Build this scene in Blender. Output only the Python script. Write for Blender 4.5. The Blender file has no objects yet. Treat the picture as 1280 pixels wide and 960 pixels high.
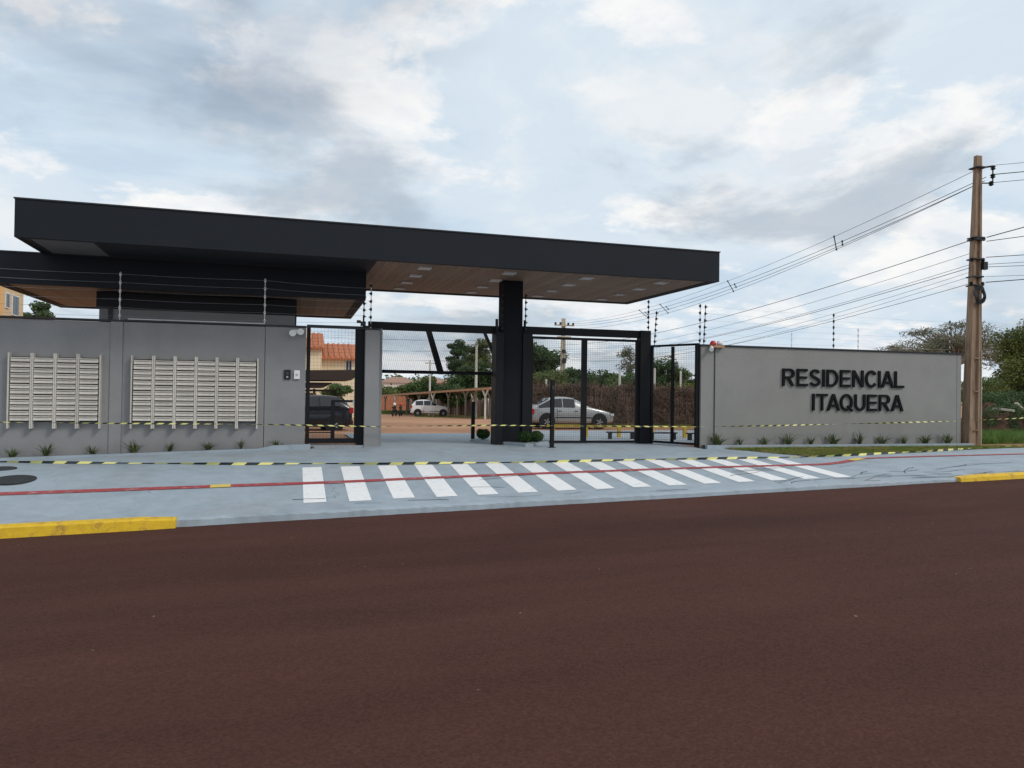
import bpy, bmesh, math, random
from mathutils import Matrix, Vector
import numpy as np

random.seed(7)
R = math.radians
scene = bpy.context.scene
COL = scene.collection

# ------------------------------------------------------------------ camera
YAW, PITCH, ROLL, EYE = R(15.8), 0.0135, 0.0135, 1.35
fw = Vector((math.sin(YAW)*math.cos(PITCH), math.cos(YAW)*math.cos(PITCH), math.sin(PITCH)))
rt = Vector((math.cos(YAW), -math.sin(YAW), 0))
up = rt.cross(fw)
rt2 = rt*math.cos(ROLL) + up*math.sin(ROLL)
up2 = up*math.cos(ROLL) - rt*math.sin(ROLL)
cd = bpy.data.cameras.new('camera')
cd.sensor_width = 36; cd.lens = 27; cd.clip_start = 0.1; cd.clip_end = 5000
cam = bpy.data.objects.new('camera', cd)
m4 = Matrix((rt2, up2, -fw)).transposed().to_4x4()
m4.translation = (0, 0, EYE)
cam.matrix_world = m4
COL.objects.link(cam); scene.camera = cam

# ------------------------------------------------------------------ sky and sun
SUN_AZ, SUN_EL = R(133), R(42)
world = bpy.data.worlds.new('World'); scene.world = world
world.use_nodes = True
nt = world.node_tree; nt.nodes.clear()
def N(t, **kw):
    n = nt.nodes.new(t)
    for k, v in kw.items(): setattr(n, k, v)
    return n
def LK(a, b): nt.links.new(a, b)
def MATH(op, a, b=None):
    n = N('ShaderNodeMath', operation=op)
    for i, v in enumerate((a, b)):
        if v is None: continue
        if isinstance(v, (int, float)): n.inputs[i].default_value = v
        else: LK(v, n.inputs[i])
    return n.outputs[0]
sky = N('ShaderNodeTexSky', sky_type='NISHITA')
sky.sun_disc = False; sky.sun_elevation = SUN_EL; sky.sun_rotation = SUN_AZ
sky.air_density = 1.0; sky.dust_density = 2.0; sky.ozone_density = 1.0
bg_sky = N('ShaderNodeBackground'); bg_sky.inputs[1].default_value = 0.085
LK(sky.outputs[0], bg_sky.inputs[0])
tc = N('ShaderNodeTexCoord'); sep = N('ShaderNodeSeparateXYZ'); LK(tc.outputs['Generated'], sep.inputs[0])
zz = MATH('ADD', MATH('MAXIMUM', sep.outputs[2], 0.0), 0.26)
cmb = N('ShaderNodeCombineXYZ')
LK(MATH('DIVIDE', sep.outputs[0], zz), cmb.inputs[0]); LK(MATH('DIVIDE', sep.outputs[1], zz), cmb.inputs[1])
def WNOISE(scale, detail, rough, dist, off):
    mp = N('ShaderNodeMapping'); mp.inputs['Location'].default_value = off
    LK(cmb.outputs[0], mp.inputs[0])
    n = N('ShaderNodeTexNoise'); n.inputs['Scale'].default_value = scale; n.inputs['Detail'].default_value = detail
    n.inputs['Roughness'].default_value = rough; n.inputs['Distortion'].default_value = dist
    LK(mp.outputs[0], n.inputs['Vector']); return n.outputs[0]
def RAMP(fac, stops):
    r = N('ShaderNodeValToRGB'); r.color_ramp.interpolation = 'EASE'
    while len(r.color_ramp.elements) < len(stops): r.color_ramp.elements.new(0.5)
    for e, (p, c) in zip(r.color_ramp.elements, stops):
        e.position = p; e.color = (*c, 1) if not isinstance(c, float) else (c, c, c, 1)
    LK(fac, r.inputs[0]); return r.outputs[0]
OFF = (24.0, -24.5)
def O2(a, b): return (a+OFF[0], b+OFF[1], 0)
cover = RAMP(WNOISE(0.8, 6, 0.55, 0.3, O2(3.1, 1.7)), [(0.28, 0.55), (0.46, 0.98)])
veil = RAMP(WNOISE(1.2, 12, 0.62, 0.35, O2(7.4, 4.2)), [(0.34, (0.58, 0.71, 0.84)), (0.50, (0.70, 0.80, 0.89)), (0.64, (0.84, 0.88, 0.91))])
puff = RAMP(WNOISE(2.1, 14, 0.60, 0.10, O2(1.3, 9.0)), [(0.495, 0.0), (0.57, 0.9)])
dark = RAMP(WNOISE(1.25, 12, 0.58, 0.25, O2(5.2, 2.6)), [(0.53, 0.0), (0.65, 0.75)])
def MIXC(fac, a, b):
    n = N('ShaderNodeMix', data_type='RGBA'); LK(fac, n.inputs['Factor'])
    for k, v in (('A', a), ('B', b)):
        if isinstance(v, tuple): n.inputs[k].default_value = (*v, 1)
        else: LK(v, n.inputs[k])
    return n.outputs['Result']
bright = RAMP(WNOISE(3.4, 10, 0.62, 0.2, O2(4.7, 6.1)), [(0.36, (0.76, 0.81, 0.87)), (0.48, (0.90, 0.92, 0.94)), (0.60, (1.0, 0.99, 0.97))])
shade = MIXC(dark, MIXC(puff, veil, bright), (0.44, 0.52, 0.61))
bg_cl = N('ShaderNodeBackground'); bg_cl.inputs[1].default_value = 1.0
LK(shade, bg_cl.inputs[0])
mx = N('ShaderNodeMixShader'); LK(cover, mx.inputs[0]); LK(bg_sky.outputs[0], mx.inputs[1]); LK(bg_cl.outputs[0], mx.inputs[2])
wo = N('ShaderNodeOutputWorld'); LK(mx.outputs[0], wo.inputs[0])

sl = bpy.data.lights.new('sun', 'SUN'); sl.energy = 1.35; sl.angle = R(14); sl.color = (1.0, 0.94, 0.85)
sun = bpy.data.objects.new('sun', sl); COL.objects.link(sun)
sv = Vector((math.sin(SUN_AZ)*math.cos(SUN_EL), math.cos(SUN_AZ)*math.cos(SUN_EL), math.sin(SUN_EL)))
sun.rotation_euler = sv.to_track_quat('Z', 'Y').to_euler()
sun.location = (10, -20, 30)
vs = scene.view_settings
vs.view_transform = 'Standard'; vs.look = 'None'; vs.exposure = 0.0; vs.gamma = 1.0; vs.use_curve_mapping = False

# ------------------------------------------------------------------ materials
MATS = {}
def mat(name, col, rough=0.7, var=0.10, scale=6.0, bump=0.0, bscale=60.0, metal=0.0, spec=0.4, col2=None, c2=(0.5, 0.62), c2scale=1.5, stretch=(1, 1, 1), rnd=0.0, detail=6, trans=0.0):
    """base colour with two scales of mottling, an optional second colour in patches, and fine relief"""
    if name in MATS: return MATS[name]
    m = bpy.data.materials.new(name); m.use_nodes = True
    t = m.node_tree; b = t.nodes['Principled BSDF']
    b.inputs['Roughness'].default_value = rough; b.inputs['Metallic'].default_value = metal
    b.inputs['Specular IOR Level'].default_value = spec
    tx = t.nodes.new('ShaderNodeTexCoord'); mp = t.nodes.new('ShaderNodeMapping'); mp.inputs['Scale'].default_value = stretch
    t.links.new(tx.outputs['Object'], mp.inputs[0])
    def noise(s, d=detail, r=0.6):
        n = t.nodes.new('ShaderNodeTexNoise'); n.inputs['Scale'].default_value = s; n.inputs['Detail'].default_value = d
        n.inputs['Roughness'].default_value = r; t.links.new(mp.outputs[0], n.inputs['Vector']); return n
    n1 = noise(scale)
    mr = t.nodes.new('ShaderNodeMapRange'); mr.inputs[1].default_value = 0.25; mr.inputs[2].default_value = 0.75
    mr.inputs[3].default_value = 1-var; mr.inputs[4].default_value = 1+var; t.links.new(n1.outputs[0], mr.inputs[0])
    val = mr.outputs[0]
    if rnd:
        oi = t.nodes.new('ShaderNodeObjectInfo'); r2 = t.nodes.new('ShaderNodeMapRange')
        r2.inputs[3].default_value = 1-rnd; r2.inputs[4].default_value = 1+rnd; t.links.new(oi.outputs['Random'], r2.inputs[0])
        mu = t.nodes.new('ShaderNodeMath'); mu.operation = 'MULTIPLY'; t.links.new(val, mu.inputs[0]); t.links.new(r2.outputs[0], mu.inputs[1]); val = mu.outputs[0]
    vm = t.nodes.new('ShaderNodeVectorMath'); vm.operation = 'SCALE'; t.links.new(val, vm.inputs['Scale'])
    if col2 is None:
        vm.inputs[0].default_value = col
    else:
        mix = t.nodes.new('ShaderNodeMix'); mix.data_type = 'RGBA'
        mix.inputs['A'].default_value = (*col, 1); mix.inputs['B'].default_value = (*col2, 1)
        n2 = noise(c2scale, 7, 0.65); rp = t.nodes.new('ShaderNodeMapRange'); rp.inputs[1].default_value = c2[0]; rp.inputs[2].default_value = c2[1]
        t.links.new(n2.outputs[0], rp.inputs[0]); t.links.new(rp.outputs[0], mix.inputs['Factor']); t.links.new(mix.outputs['Result'], vm.inputs[0])
    t.links.new(vm.outputs[0], b.inputs['Base Color'])
    if bump:
        nb = noise(bscale, 4); bp = t.nodes.new('ShaderNodeBump'); bp.inputs['Strength'].default_value = bump; bp.inputs['Distance'].default_value = 0.02
        t.links.new(nb.outputs[0], bp.inputs['Height']); t.links.new(bp.outputs[0], b.inputs['Normal'])
    if trans:
        tr = t.nodes.new('ShaderNodeBsdfTranslucent'); ms = t.nodes.new('ShaderNodeMixShader'); ms.inputs[0].default_value = trans
        t.links.new(vm.outputs[0], tr.inputs[0]); t.links.new(b.outputs[0], ms.inputs[1]); t.links.new(tr.outputs[0], ms.inputs[2])
        t.links.new(ms.outputs[0], t.nodes['Material Output'].inputs[0])
    MATS[name] = m
    return m

def glass_mat(name, col=(0.02, 0.025, 0.03)):
    m = bpy.data.materials.new(name); m.use_nodes = True
    b = m.node_tree.nodes['Principled BSDF']; b.inputs['Base Color'].default_value = (*col, 1)
    b.inputs['Roughness'].default_value = 0.06; b.inputs['Specular IOR Level'].default_value = 0.6
    MATS[name] = m; return m

mat('asphalt', (0.082, 0.0350, 0.027), 0.92, 0.10, 1.6, 0.7, 120, col2=(0.070, 0.031, 0.0245), c2=(0.40, 0.66), c2scale=0.5, spec=0.12, detail=12, stretch=(0.35, 1, 1))
mat('pavement_paint', (0.345, 0.405, 0.455), 0.7, 0.09, 3.5, 0.45, 60, col2=(0.30, 0.355, 0.40), c2=(0.46, 0.66), c2scale=1.4, spec=0.25, detail=9)
mat('kerb_paint', (0.74, 0.47, 0.02), 0.6, 0.12, 7, 0.5, 40, col2=(0.40, 0.22, 0.05), c2=(0.52, 0.70), c2scale=6)
mat('white_paint', (0.84, 0.84, 0.84), 0.6, 0.05, 9, 0.3, 70, col2=(0.58, 0.62, 0.66), c2=(0.58, 0.72), c2scale=7)
mat('red_paint', (0.36, 0.06, 0.065), 0.65, 0.2, 6, 0.3, 60, col2=(0.40, 0.26, 0.27), c2=(0.54, 0.68), c2scale=7)
mat('yellow_paint', (0.70, 0.52, 0.12), 0.6, 0.1, 9)
mat('iron', (0.035, 0.038, 0.042), 0.6, 0.2, 9, 0.5, 30, metal=0.3)
mat('wall_grey', (0.275, 0.276, 0.280), 0.8, 0.04, 1.1, 0.35, 45, col2=(0.250, 0.252, 0.256), c2=(0.45, 0.62), c2scale=0.8, spec=0.25, detail=9)
mat('wall_warm', (0.275, 0.272, 0.262), 0.8, 0.04, 1.1, 0.35, 45, col2=(0.255, 0.252, 0.244), c2=(0.45, 0.62), c2scale=0.8, spec=0.25, detail=9)
mat('cap_dark', (0.025, 0.028, 0.034), 0.5, 0.12, 5)
mat('fascia', (0.0130, 0.0165, 0.0225), 0.6, 0.10, 1.4, 0.05, 20, spec=0.2)
mat('black_core', (0.012, 0.014, 0.018), 0.7, 0.1, 3)
mat('dark_render', (0.011, 0.0125, 0.017), 0.8, 0.15, 2, 0.3, 40, spec=0.2)
mat('soffit_wood', (0.235, 0.155, 0.108), 0.55, 0.28, 5, 0.15, 30, stretch=(6, 0.5, 6), rnd=0.16, detail=5)
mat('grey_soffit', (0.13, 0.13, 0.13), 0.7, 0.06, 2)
mat('diffuser', (0.60, 0.62, 0.64), 0.35, 0.02, 4)
mat('gate_metal', (0.0065, 0.0075, 0.010), 0.55, 0.1, 6, spec=0.25)
mat('gate_wire', (0.018, 0.020, 0.025), 0.5, 0.05, 6)
mat('galvanised', (0.55, 0.56, 0.57), 0.4, 0.1, 20, metal=0.6)
mat('aluminium', (0.61, 0.575, 0.52), 0.5, 0.14, 14, metal=0.15, rnd=0.10, col2=(0.50, 0.44, 0.37), c2=(0.52, 0.68), c2scale=9, stretch=(0.6, 1, 3))
mat('slot_dark', (0.02, 0.018, 0.016), 0.8)
mat('white_plastic', (0.85, 0.85, 0.84), 0.4, 0.04, 8)
mat('black_plastic', (0.012, 0.012, 0.014), 0.4, 0.1, 8)
mat('red_plastic', (0.55, 0.04, 0.05), 0.35, 0.05, 8)
mat('letter_black', (0.006, 0.006, 0.008), 0.7, 0.1, 8, spec=0.15)
mat('tape_yellow', (0.75, 0.70, 0.24), 0.45, 0.06, 9)
mat('tape_black', (0.02, 0.03, 0.03), 0.45, 0.06, 9)
mat('soil', (0.075, 0.048, 0.035), 0.95, 0.3, 9, 0.8, 40)
mat('dirt', (0.46, 0.26, 0.16), 0.95, 0.18, 0.5, 0.6, 12, col2=(0.36, 0.19, 0.115), c2=(0.44, 0.62), c2scale=0.14, detail=10, spec=0.1)
mat('grass', (0.17, 0.215, 0.045), 0.75, 0.35, 3.5, trans=0.25, col2=(0.33, 0.27, 0.10), c2=(0.48, 0.62), c2scale=1.2)
mat('weeds', (0.12, 0.21, 0.045), 0.75, 0.45, 2.5, trans=0.25)
mat('spiky_leaf', (0.075, 0.105, 0.035), 0.5, 0.3, 14, trans=0.2, rnd=0.2, col2=(0.22, 0.24, 0.12), c2=(0.58, 0.66), c2scale=20)
mat('bush_leaf', (0.030, 0.075, 0.016), 0.6, 0.5, 14, trans=0.2)
mat('leaf_dark', (0.066, 0.115, 0.038), 0.6, 0.55, 0.9, trans=0.25)
mat('leaf_mid', (0.090, 0.145, 0.040), 0.6, 0.5, 0.8, trans=0.25)
mat('leaf_light', (0.13, 0.165, 0.048), 0.6, 0.45, 0.8, trans=0.3)
mat('leaf_olive', (0.19, 0.215, 0.050), 0.6, 0.45, 0.6, trans=0.3, col2=(0.06, 0.08, 0.025), c2=(0.45, 0.6), c2scale=0.7)
mat('leaf_dry', (0.20, 0.19, 0.12), 0.7, 0.45, 0.9, trans=0.2, col2=(0.075, 0.095, 0.04), c2=(0.45, 0.6), c2scale=0.8)
mat('bark', (0.13, 0.10, 0.075), 0.9, 0.3, 5, 0.6, 20)
mat('bark_grey', (0.24, 0.21, 0.18), 0.9, 0.3, 5, 0.6, 20)
mat('pole_concrete', (0.30, 0.205, 0.14), 0.9, 0.28, 3, 0.6, 30, stretch=(4, 4, 0.5), col2=(0.13, 0.075, 0.05), c2=(0.5, 0.7), c2scale=2, detail=8)
mat('pole_pale', (0.50, 0.44, 0.34), 0.85, 0.15, 3, stretch=(3, 3, .5))
mat('post_white', (0.62, 0.60, 0.55), 0.85, 0.12, 4)
mat('cable', (0.012, 0.013, 0.015), 0.6, 0.05, 2)
mat('cable_grey', (0.05, 0.055, 0.06), 0.6, 0.05, 2)
mat('insulator', (0.012, 0.014, 0.016), 0.35, 0.05, 2)
mat('thatch', (0.25, 0.17, 0.13), 0.95, 0.5, 7, 0.6, 30, rnd=0.25)
mat('shed_wood', (0.40, 0.24, 0.14), 0.9, 0.25, 3, 0.3, 20)
mat('shed_roof', (0.13, 0.085, 0.06), 0.9, 0.3, 2, 0.4, 15)
mat('post_wood', (0.20, 0.17, 0.14), 0.9, 0.3, 6, rnd=0.3)
mat('brick_far', (0.42, 0.17, 0.09), 0.9, 0.2, 3, 0.4, 12)
mat('cream', (0.78, 0.67, 0.47), 0.85, 0.05, 1.5, 0.2, 20)
mat('ochre', (0.70, 0.42, 0.17), 0.85, 0.05, 1.5, 0.2, 20)
mat('tan_wall', (0.62, 0.46, 0.28), 0.85, 0.05, 1.5, 0.2, 20)
mat('roof_tile', (0.44, 0.155, 0.075), 0.85, 0.25, 5, 0.4, 12, rnd=0.12)
mat('far_white', (0.66, 0.60, 0.55), 0.85, 0.05, 0.5)
mat('far_pink', (0.55, 0.35, 0.27), 0.85, 0.05, 0.5)
mat('far_roof', (0.33, 0.20, 0.15), 0.85, 0.1, 0.5)
mat('window_white', (0.70, 0.72, 0.74), 0.4, 0.05, 4)
mat('dark_wood', (0.05, 0.03, 0.024), 0.7, 0.2, 4, stretch=(0.6, 5, 5))
mat('yellow_rail', (0.62, 0.42, 0.05), 0.6, 0.15, 5)
mat('bench_dark', (0.03, 0.03, 0.033), 0.6, 0.1, 5)
mat('car_silver', (0.40, 0.41, 0.41), 0.25, 0.03, 3, metal=0.45)
mat('car_white', (0.80, 0.80, 0.80), 0.25, 0.03, 3)
mat('car_black', (0.010, 0.011, 0.016), 0.18, 0.03, 3, spec=0.6)
mat('tyre', (0.018, 0.018, 0.018), 0.85, 0.1, 9)
mat('rim', (0.42, 0.43, 0.44), 0.35, 0.1, 9, metal=0.7)
mat('tail_red', (0.45, 0.02, 0.02), 0.2, 0.05, 9)
mat('head_clear', (0.6, 0.62, 0.64), 0.12, 0.05, 9)
mat('plate', (0.6, 0.6, 0.62), 0.4, 0.05, 9)
mat('rubble', (0.33, 0.30, 0.27), 0.9, 0.25, 3, 0.6, 12)
mat('red_earth', (0.10, 0.042, 0.028), 0.95, 0.45, 3, 1.0, 7, col2=(0.05, 0.03, 0.02), c2=(0.45, 0.6), c2scale=2.5)
mat('dry_creeper', (0.19, 0.125, 0.085), 0.9, 0.5, 3, col2=(0.09, 0.075, 0.05), c2=(0.42, 0.6), c2scale=1.6, trans=0.15)
glass_mat('car_glass'); glass_mat('house_glass', (0.05, 0.06, 0.07))

# ------------------------------------------------------------------ helpers
class MB:
    def __init__(s): s.v = []; s.f = []; s.mi = []
    def add(s, vs, fs, mi=0):
        o = len(s.v); s.v += [tuple(p) for p in vs]
        for f in fs: s.f.append(tuple(o+i for i in f)); s.mi.append(mi)
    def box(s, x0, x1, y0, y1, z0, z1, mi=0):
        s.add([(x0,y0,z0),(x1,y0,z0),(x1,y1,z0),(x0,y1,z0),(x0,y0,z1),(x1,y0,z1),(x1,y1,z1),(x0,y1,z1)],
              [(0,3,2,1),(4,5,6,7),(0,1,5,4),(1,2,6,5),(2,3,7,6),(3,0,4,7)], mi); return s
    def bar(s, a, b, w, h=None, mi=0, upv=(0, 0, 1)):
        """rectangular bar from a to b"""
        h = w if h is None else h
        a = Vector(a); b = Vector(b); d = (b-a).normalized(); u = Vector(upv)
        if abs(d.dot(u)) > 0.98: u = Vector((0, 1, 0))
        x = d.cross(u).normalized()*w/2; y = x.cross(d).normalized()*h/2
        vs = [a-x-y, a+x-y, a+x+y, a-x+y, b-x-y, b+x-y, b+x+y, b-x+y]
        s.add(vs, [(0,3,2,1),(4,5,6,7),(0,1,5,4),(1,2,6,5),(2,3,7,6),(3,0,4,7)], mi); return s
    def tube(s, pts, rad, n=6, mi=0, cap=True):
        pts = [Vector(p) for p in pts]; rs = rad if isinstance(rad, (list, tuple)) else [rad]*len(pts)
        o = len(s.v)
        for i, p in enumerate(pts):
            d = (pts[min(i+1, len(pts)-1)] - pts[max(i-1, 0)]).normalized()
            u = Vector((0, 0, 1)) if abs(d.z) < 0.95 else Vector((0, 1, 0))
            x = d.cross(u).normalized(); y = x.cross(d).normalized()
            for k in range(n):
                a = 2*math.pi*k/n
                s.v.append(tuple(p + (x*math.cos(a)+y*math.sin(a))*rs[i]))
        for i in range(len(pts)-1):
            for k in range(n):
                k2 = (k+1) % n
                s.f.append((o+i*n+k, o+i*n+k2, o+(i+1)*n+k2, o+(i+1)*n+k)); s.mi.append(mi)
        if cap:
            s.f.append(tuple(o+k for k in reversed(range(n)))); s.mi.append(mi)
            e = o+(len(pts)-1)*n; s.f.append(tuple(e+k for k in range(n))); s.mi.append(mi)
        return s
    def prism(s, poly, axis, a, b, mi=0):
        """extrude a 2-D polygon along an axis between a and b"""
        def pt(p, t):
            if axis == 'x': return (t, p[0], p[1])
            if axis == 'y': return (p[0], t, p[1])
            return (p[0], p[1], t)
        n = len(poly); o = len(s.v)
        s.v += [pt(p, a) for p in poly] + [pt(p, b) for p in poly]
        s.f.append(tuple(o+i for i in range(n))); s.mi.append(mi)
        s.f.append(tuple(o+n+i for i in reversed(range(n)))); s.mi.append(mi)
        for i in range(n):
            j = (i+1) % n; s.f.append((o+i, o+n+i, o+n+j, o+j)); s.mi.append(mi)
        return s
    def disc(s, c, r, axis, t, n=20, mi=0):
        poly = [(r*math.cos(2*math.pi*k/n), r*math.sin(2*math.pi*k/n)) for k in range(n)]
        if axis == 'x': poly = [(c[1]+p[0], c[2]+p[1]) for p in poly]; return s.prism(poly, 'x', c[0]-t/2, c[0]+t/2, mi)
        if axis == 'y': poly = [(c[0]+p[0], c[2]+p[1]) for p in poly]; return s.prism(poly, 'y', c[1]-t/2, c[1]+t/2, mi)
        poly = [(c[0]+p[0], c[1]+p[1]) for p in poly]; return s.prism(poly, 'z', c[2]-t/2, c[2]+t/2, mi)
    def build(s, name, material, parent=None, smooth=False, fix=True, bevel=0.0, base=None):
        me = bpy.data.meshes.new(name)
        loc = Vector((0, 0, 0))
        if parent is not None: loc = wloc(parent)
        elif base is not None: loc = Vector(base)
        me.from_pydata([(v[0]-loc[0], v[1]-loc[1], v[2]-loc[2]) for v in s.v], [], s.f)
        ms = material if isinstance(material, (list, tuple)) else [material]
        for m in ms: me.materials.append(MATS[m])
        if len(ms) > 1: me.polygons.foreach_set('material_index', s.mi)
        if fix or bevel:
            bm = bmesh.new(); bm.from_mesh(me)
            if fix: bmesh.ops.recalc_face_normals(bm, faces=bm.faces)
            bm.to_mesh(me); bm.free()
        if smooth: me.polygons.foreach_set('use_smooth', [True]*len(me.polygons))
        o = bpy.data.objects.new(name, me); COL.objects.link(o)
        if parent is not None: o.parent = parent
        else: o.location = loc
        if bevel:
            bv = o.modifiers.new('bevel', 'BEVEL'); bv.width = bevel; bv.segments = 2; bv.limit_method = 'ANGLE'
        return o
def wloc(o):
    l = Vector(o.location)
    while o.parent is not None: o = o.parent; l = l + Vector(o.location)
    return l
def tag(o, label=None, cat=None, group=None, kind=None):
    if label: o['label'] = label
    if cat: o['category'] = cat
    if group: o['group'] = group
    if kind: o['kind'] = kind
    return o
def thing(name, label, cat, loc=(0, 0, 0), rz=0.0, group=None):
    o = bpy.data.objects.new(name, None); COL.objects.link(o); o.location = loc; o.rotation_euler = (0, 0, rz)
    o.empty_display_size = 0.2
    return tag(o, label, cat, group)
def kids(o): return [c for c in bpy.data.objects if c.parent == o]
def copy_tree(o, parent=None, ch=None):
    c = o.copy(); COL.objects.link(c); c.parent = parent
    for k in kids(o): copy_tree(k, c)
    return c
def inst(name, data, parent, loc, rz=0.0):
    o = bpy.data.objects.new(name, data); COL.objects.link(o); o.parent = parent; o.location = loc; o.rotation_euler = (0, 0, rz); return o
ORD = ['first','second','third','fourth','fifth','sixth','seventh','eighth','ninth','tenth','eleventh','twelfth','thirteenth','fourteenth','fifteenth']

def rows(X):
    l = max(min(X-.6, 0.), -14)
    return [(13.12, -.625+.0255*X), (13.7, -.58+.025*X), (16.4, -.22+.0105*X), (19.0, -.065+.028*max(min(X-1, 0), -14)),
            (20.0, -.035+.036*l), (22., -.05+.02*l), (30, -.12), (36, -.15), (75, -.85), (110, -1.1), (600, -1.1)]
def gz(X, Y):
    Q = rows(X)
    if Y <= Q[0][0]: return Q[0][1]
    for (y0, z0), (y1, z1) in zip(Q, Q[1:]):
        if Y <= y1: return z0+(z1-z0)*(Y-y0)/(y1-y0)
    return Q[-1][1]
def road_z(X, Y): return -.755+.029*max(min(X, 45), -35) + .010*(13-Y if Y > 3 else 10)

# cracks in the painted concrete: thin broken dark lines added to its colour
def add_cracks(mname):
    t = MATS[mname].node_tree; b = t.nodes['Principled BSDF']
    src = b.inputs['Base Color'].links[0].from_socket
    tx = t.nodes.new('ShaderNodeTexCoord')
    nz = t.nodes.new('ShaderNodeTexNoise'); nz.inputs['Scale'].default_value = 2.5; nz.inputs['Detail'].default_value = 5
    t.links.new(tx.outputs['Object'], nz.inputs['Vector'])
    mixv = t.nodes.new('ShaderNodeVectorMath'); mixv.operation = 'MULTIPLY_ADD'; mixv.inputs[1].default_value = (.45, .45, .45)
    t.links.new(nz.outputs['Color'], mixv.inputs[0]); t.links.new(tx.outputs['Object'], mixv.inputs[2])
    vo = t.nodes.new('ShaderNodeTexVoronoi'); vo.feature = 'DISTANCE_TO_EDGE'; vo.inputs['Scale'].default_value = 0.75
    t.links.new(mixv.outputs[0], vo.inputs['Vector'])
    lt = t.nodes.new('ShaderNodeMath'); lt.operation = 'LESS_THAN'; lt.inputs[1].default_value = 0.005; t.links.new(vo.outputs['Distance'], lt.inputs[0])
    n2 = t.nodes.new('ShaderNodeTexNoise'); n2.inputs['Scale'].default_value = 0.55; n2.inputs['Detail'].default_value = 4; t.links.new(tx.outputs['Object'], n2.inputs['Vector'])
    mr = t.nodes.new('ShaderNodeMapRange'); mr.inputs[1].default_value = 0.56; mr.inputs[2].default_value = 0.66; t.links.new(n2.outputs[0], mr.inputs[0])
    mu = t.nodes.new('ShaderNodeMath'); mu.operation = 'MULTIPLY'; t.links.new(lt.outputs[0], mu.inputs[0]); t.links.new(mr.outputs[0], mu.inputs[1])
    m2 = t.nodes.new('ShaderNodeMath'); m2.operation = 'MULTIPLY'; m2.inputs[1].default_value = 0.6; t.links.new(mu.outputs[0], m2.inputs[0])
    mix = t.nodes.new('ShaderNodeMix'); mix.data_type = 'RGBA'; mix.inputs['B'].default_value = (0.07, 0.08, 0.09, 1)
    t.links.new(m2.outputs[0], mix.inputs['Factor']); t.links.new(src, mix.inputs['A']); t.links.new(mix.outputs['Result'], b.inputs['Base Color'])
add_cracks('pavement_paint')
# faint reddish road dust and tyre scuffs over the painted concrete
def add_dust(mname, scale, lo, hi, col, amt, stretch):
    t = MATS[mname].node_tree; b = t.nodes['Principled BSDF']; src = b.inputs['Base Color'].links[0].from_socket
    tx = t.nodes.new('ShaderNodeTexCoord'); mp = t.nodes.new('ShaderNodeMapping'); mp.inputs['Scale'].default_value = stretch; t.links.new(tx.outputs['Object'], mp.inputs[0])
    nz = t.nodes.new('ShaderNodeTexNoise'); nz.inputs['Scale'].default_value = scale; nz.inputs['Detail'].default_value = 10; nz.inputs['Roughness'].default_value = .7; t.links.new(mp.outputs[0], nz.inputs['Vector'])
    mr = t.nodes.new('ShaderNodeMapRange'); mr.inputs[1].default_value = lo; mr.inputs[2].default_value = hi; mr.inputs[4].default_value = amt; t.links.new(nz.outputs[0], mr.inputs[0])
    mix = t.nodes.new('ShaderNodeMix'); mix.data_type = 'RGBA'; mix.inputs['B'].default_value = (*col, 1)
    t.links.new(mr.outputs[0], mix.inputs['Factor']); t.links.new(src, mix.inputs['A']); t.links.new(mix.outputs['Result'], b.inputs['Base Color'])
add_dust('pavement_paint', .5, .50, .72, (.30, .22, .19), .28, (1, 1, 1))
add_dust('pavement_paint', 1.3, .58, .70, (.17, .19, .21), .28, (1, .12, 1))
add_dust('wall_warm', 1.0, .52, .72, (.17, .165, .155), .12, (2.5, 2.5, .16))
add_dust('wall_grey', 1.0, .52, .72, (.17, .17, .17), .12, (2.5, 2.5, .16))
add_dust('kerb_paint', 9, .60, .68, (.16, .13, .10), .7, (1, 1, 1))
add_dust('dirt', .25, .45, .6, (.30, .17, .10), .6, (.25, 1, 1))
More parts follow.
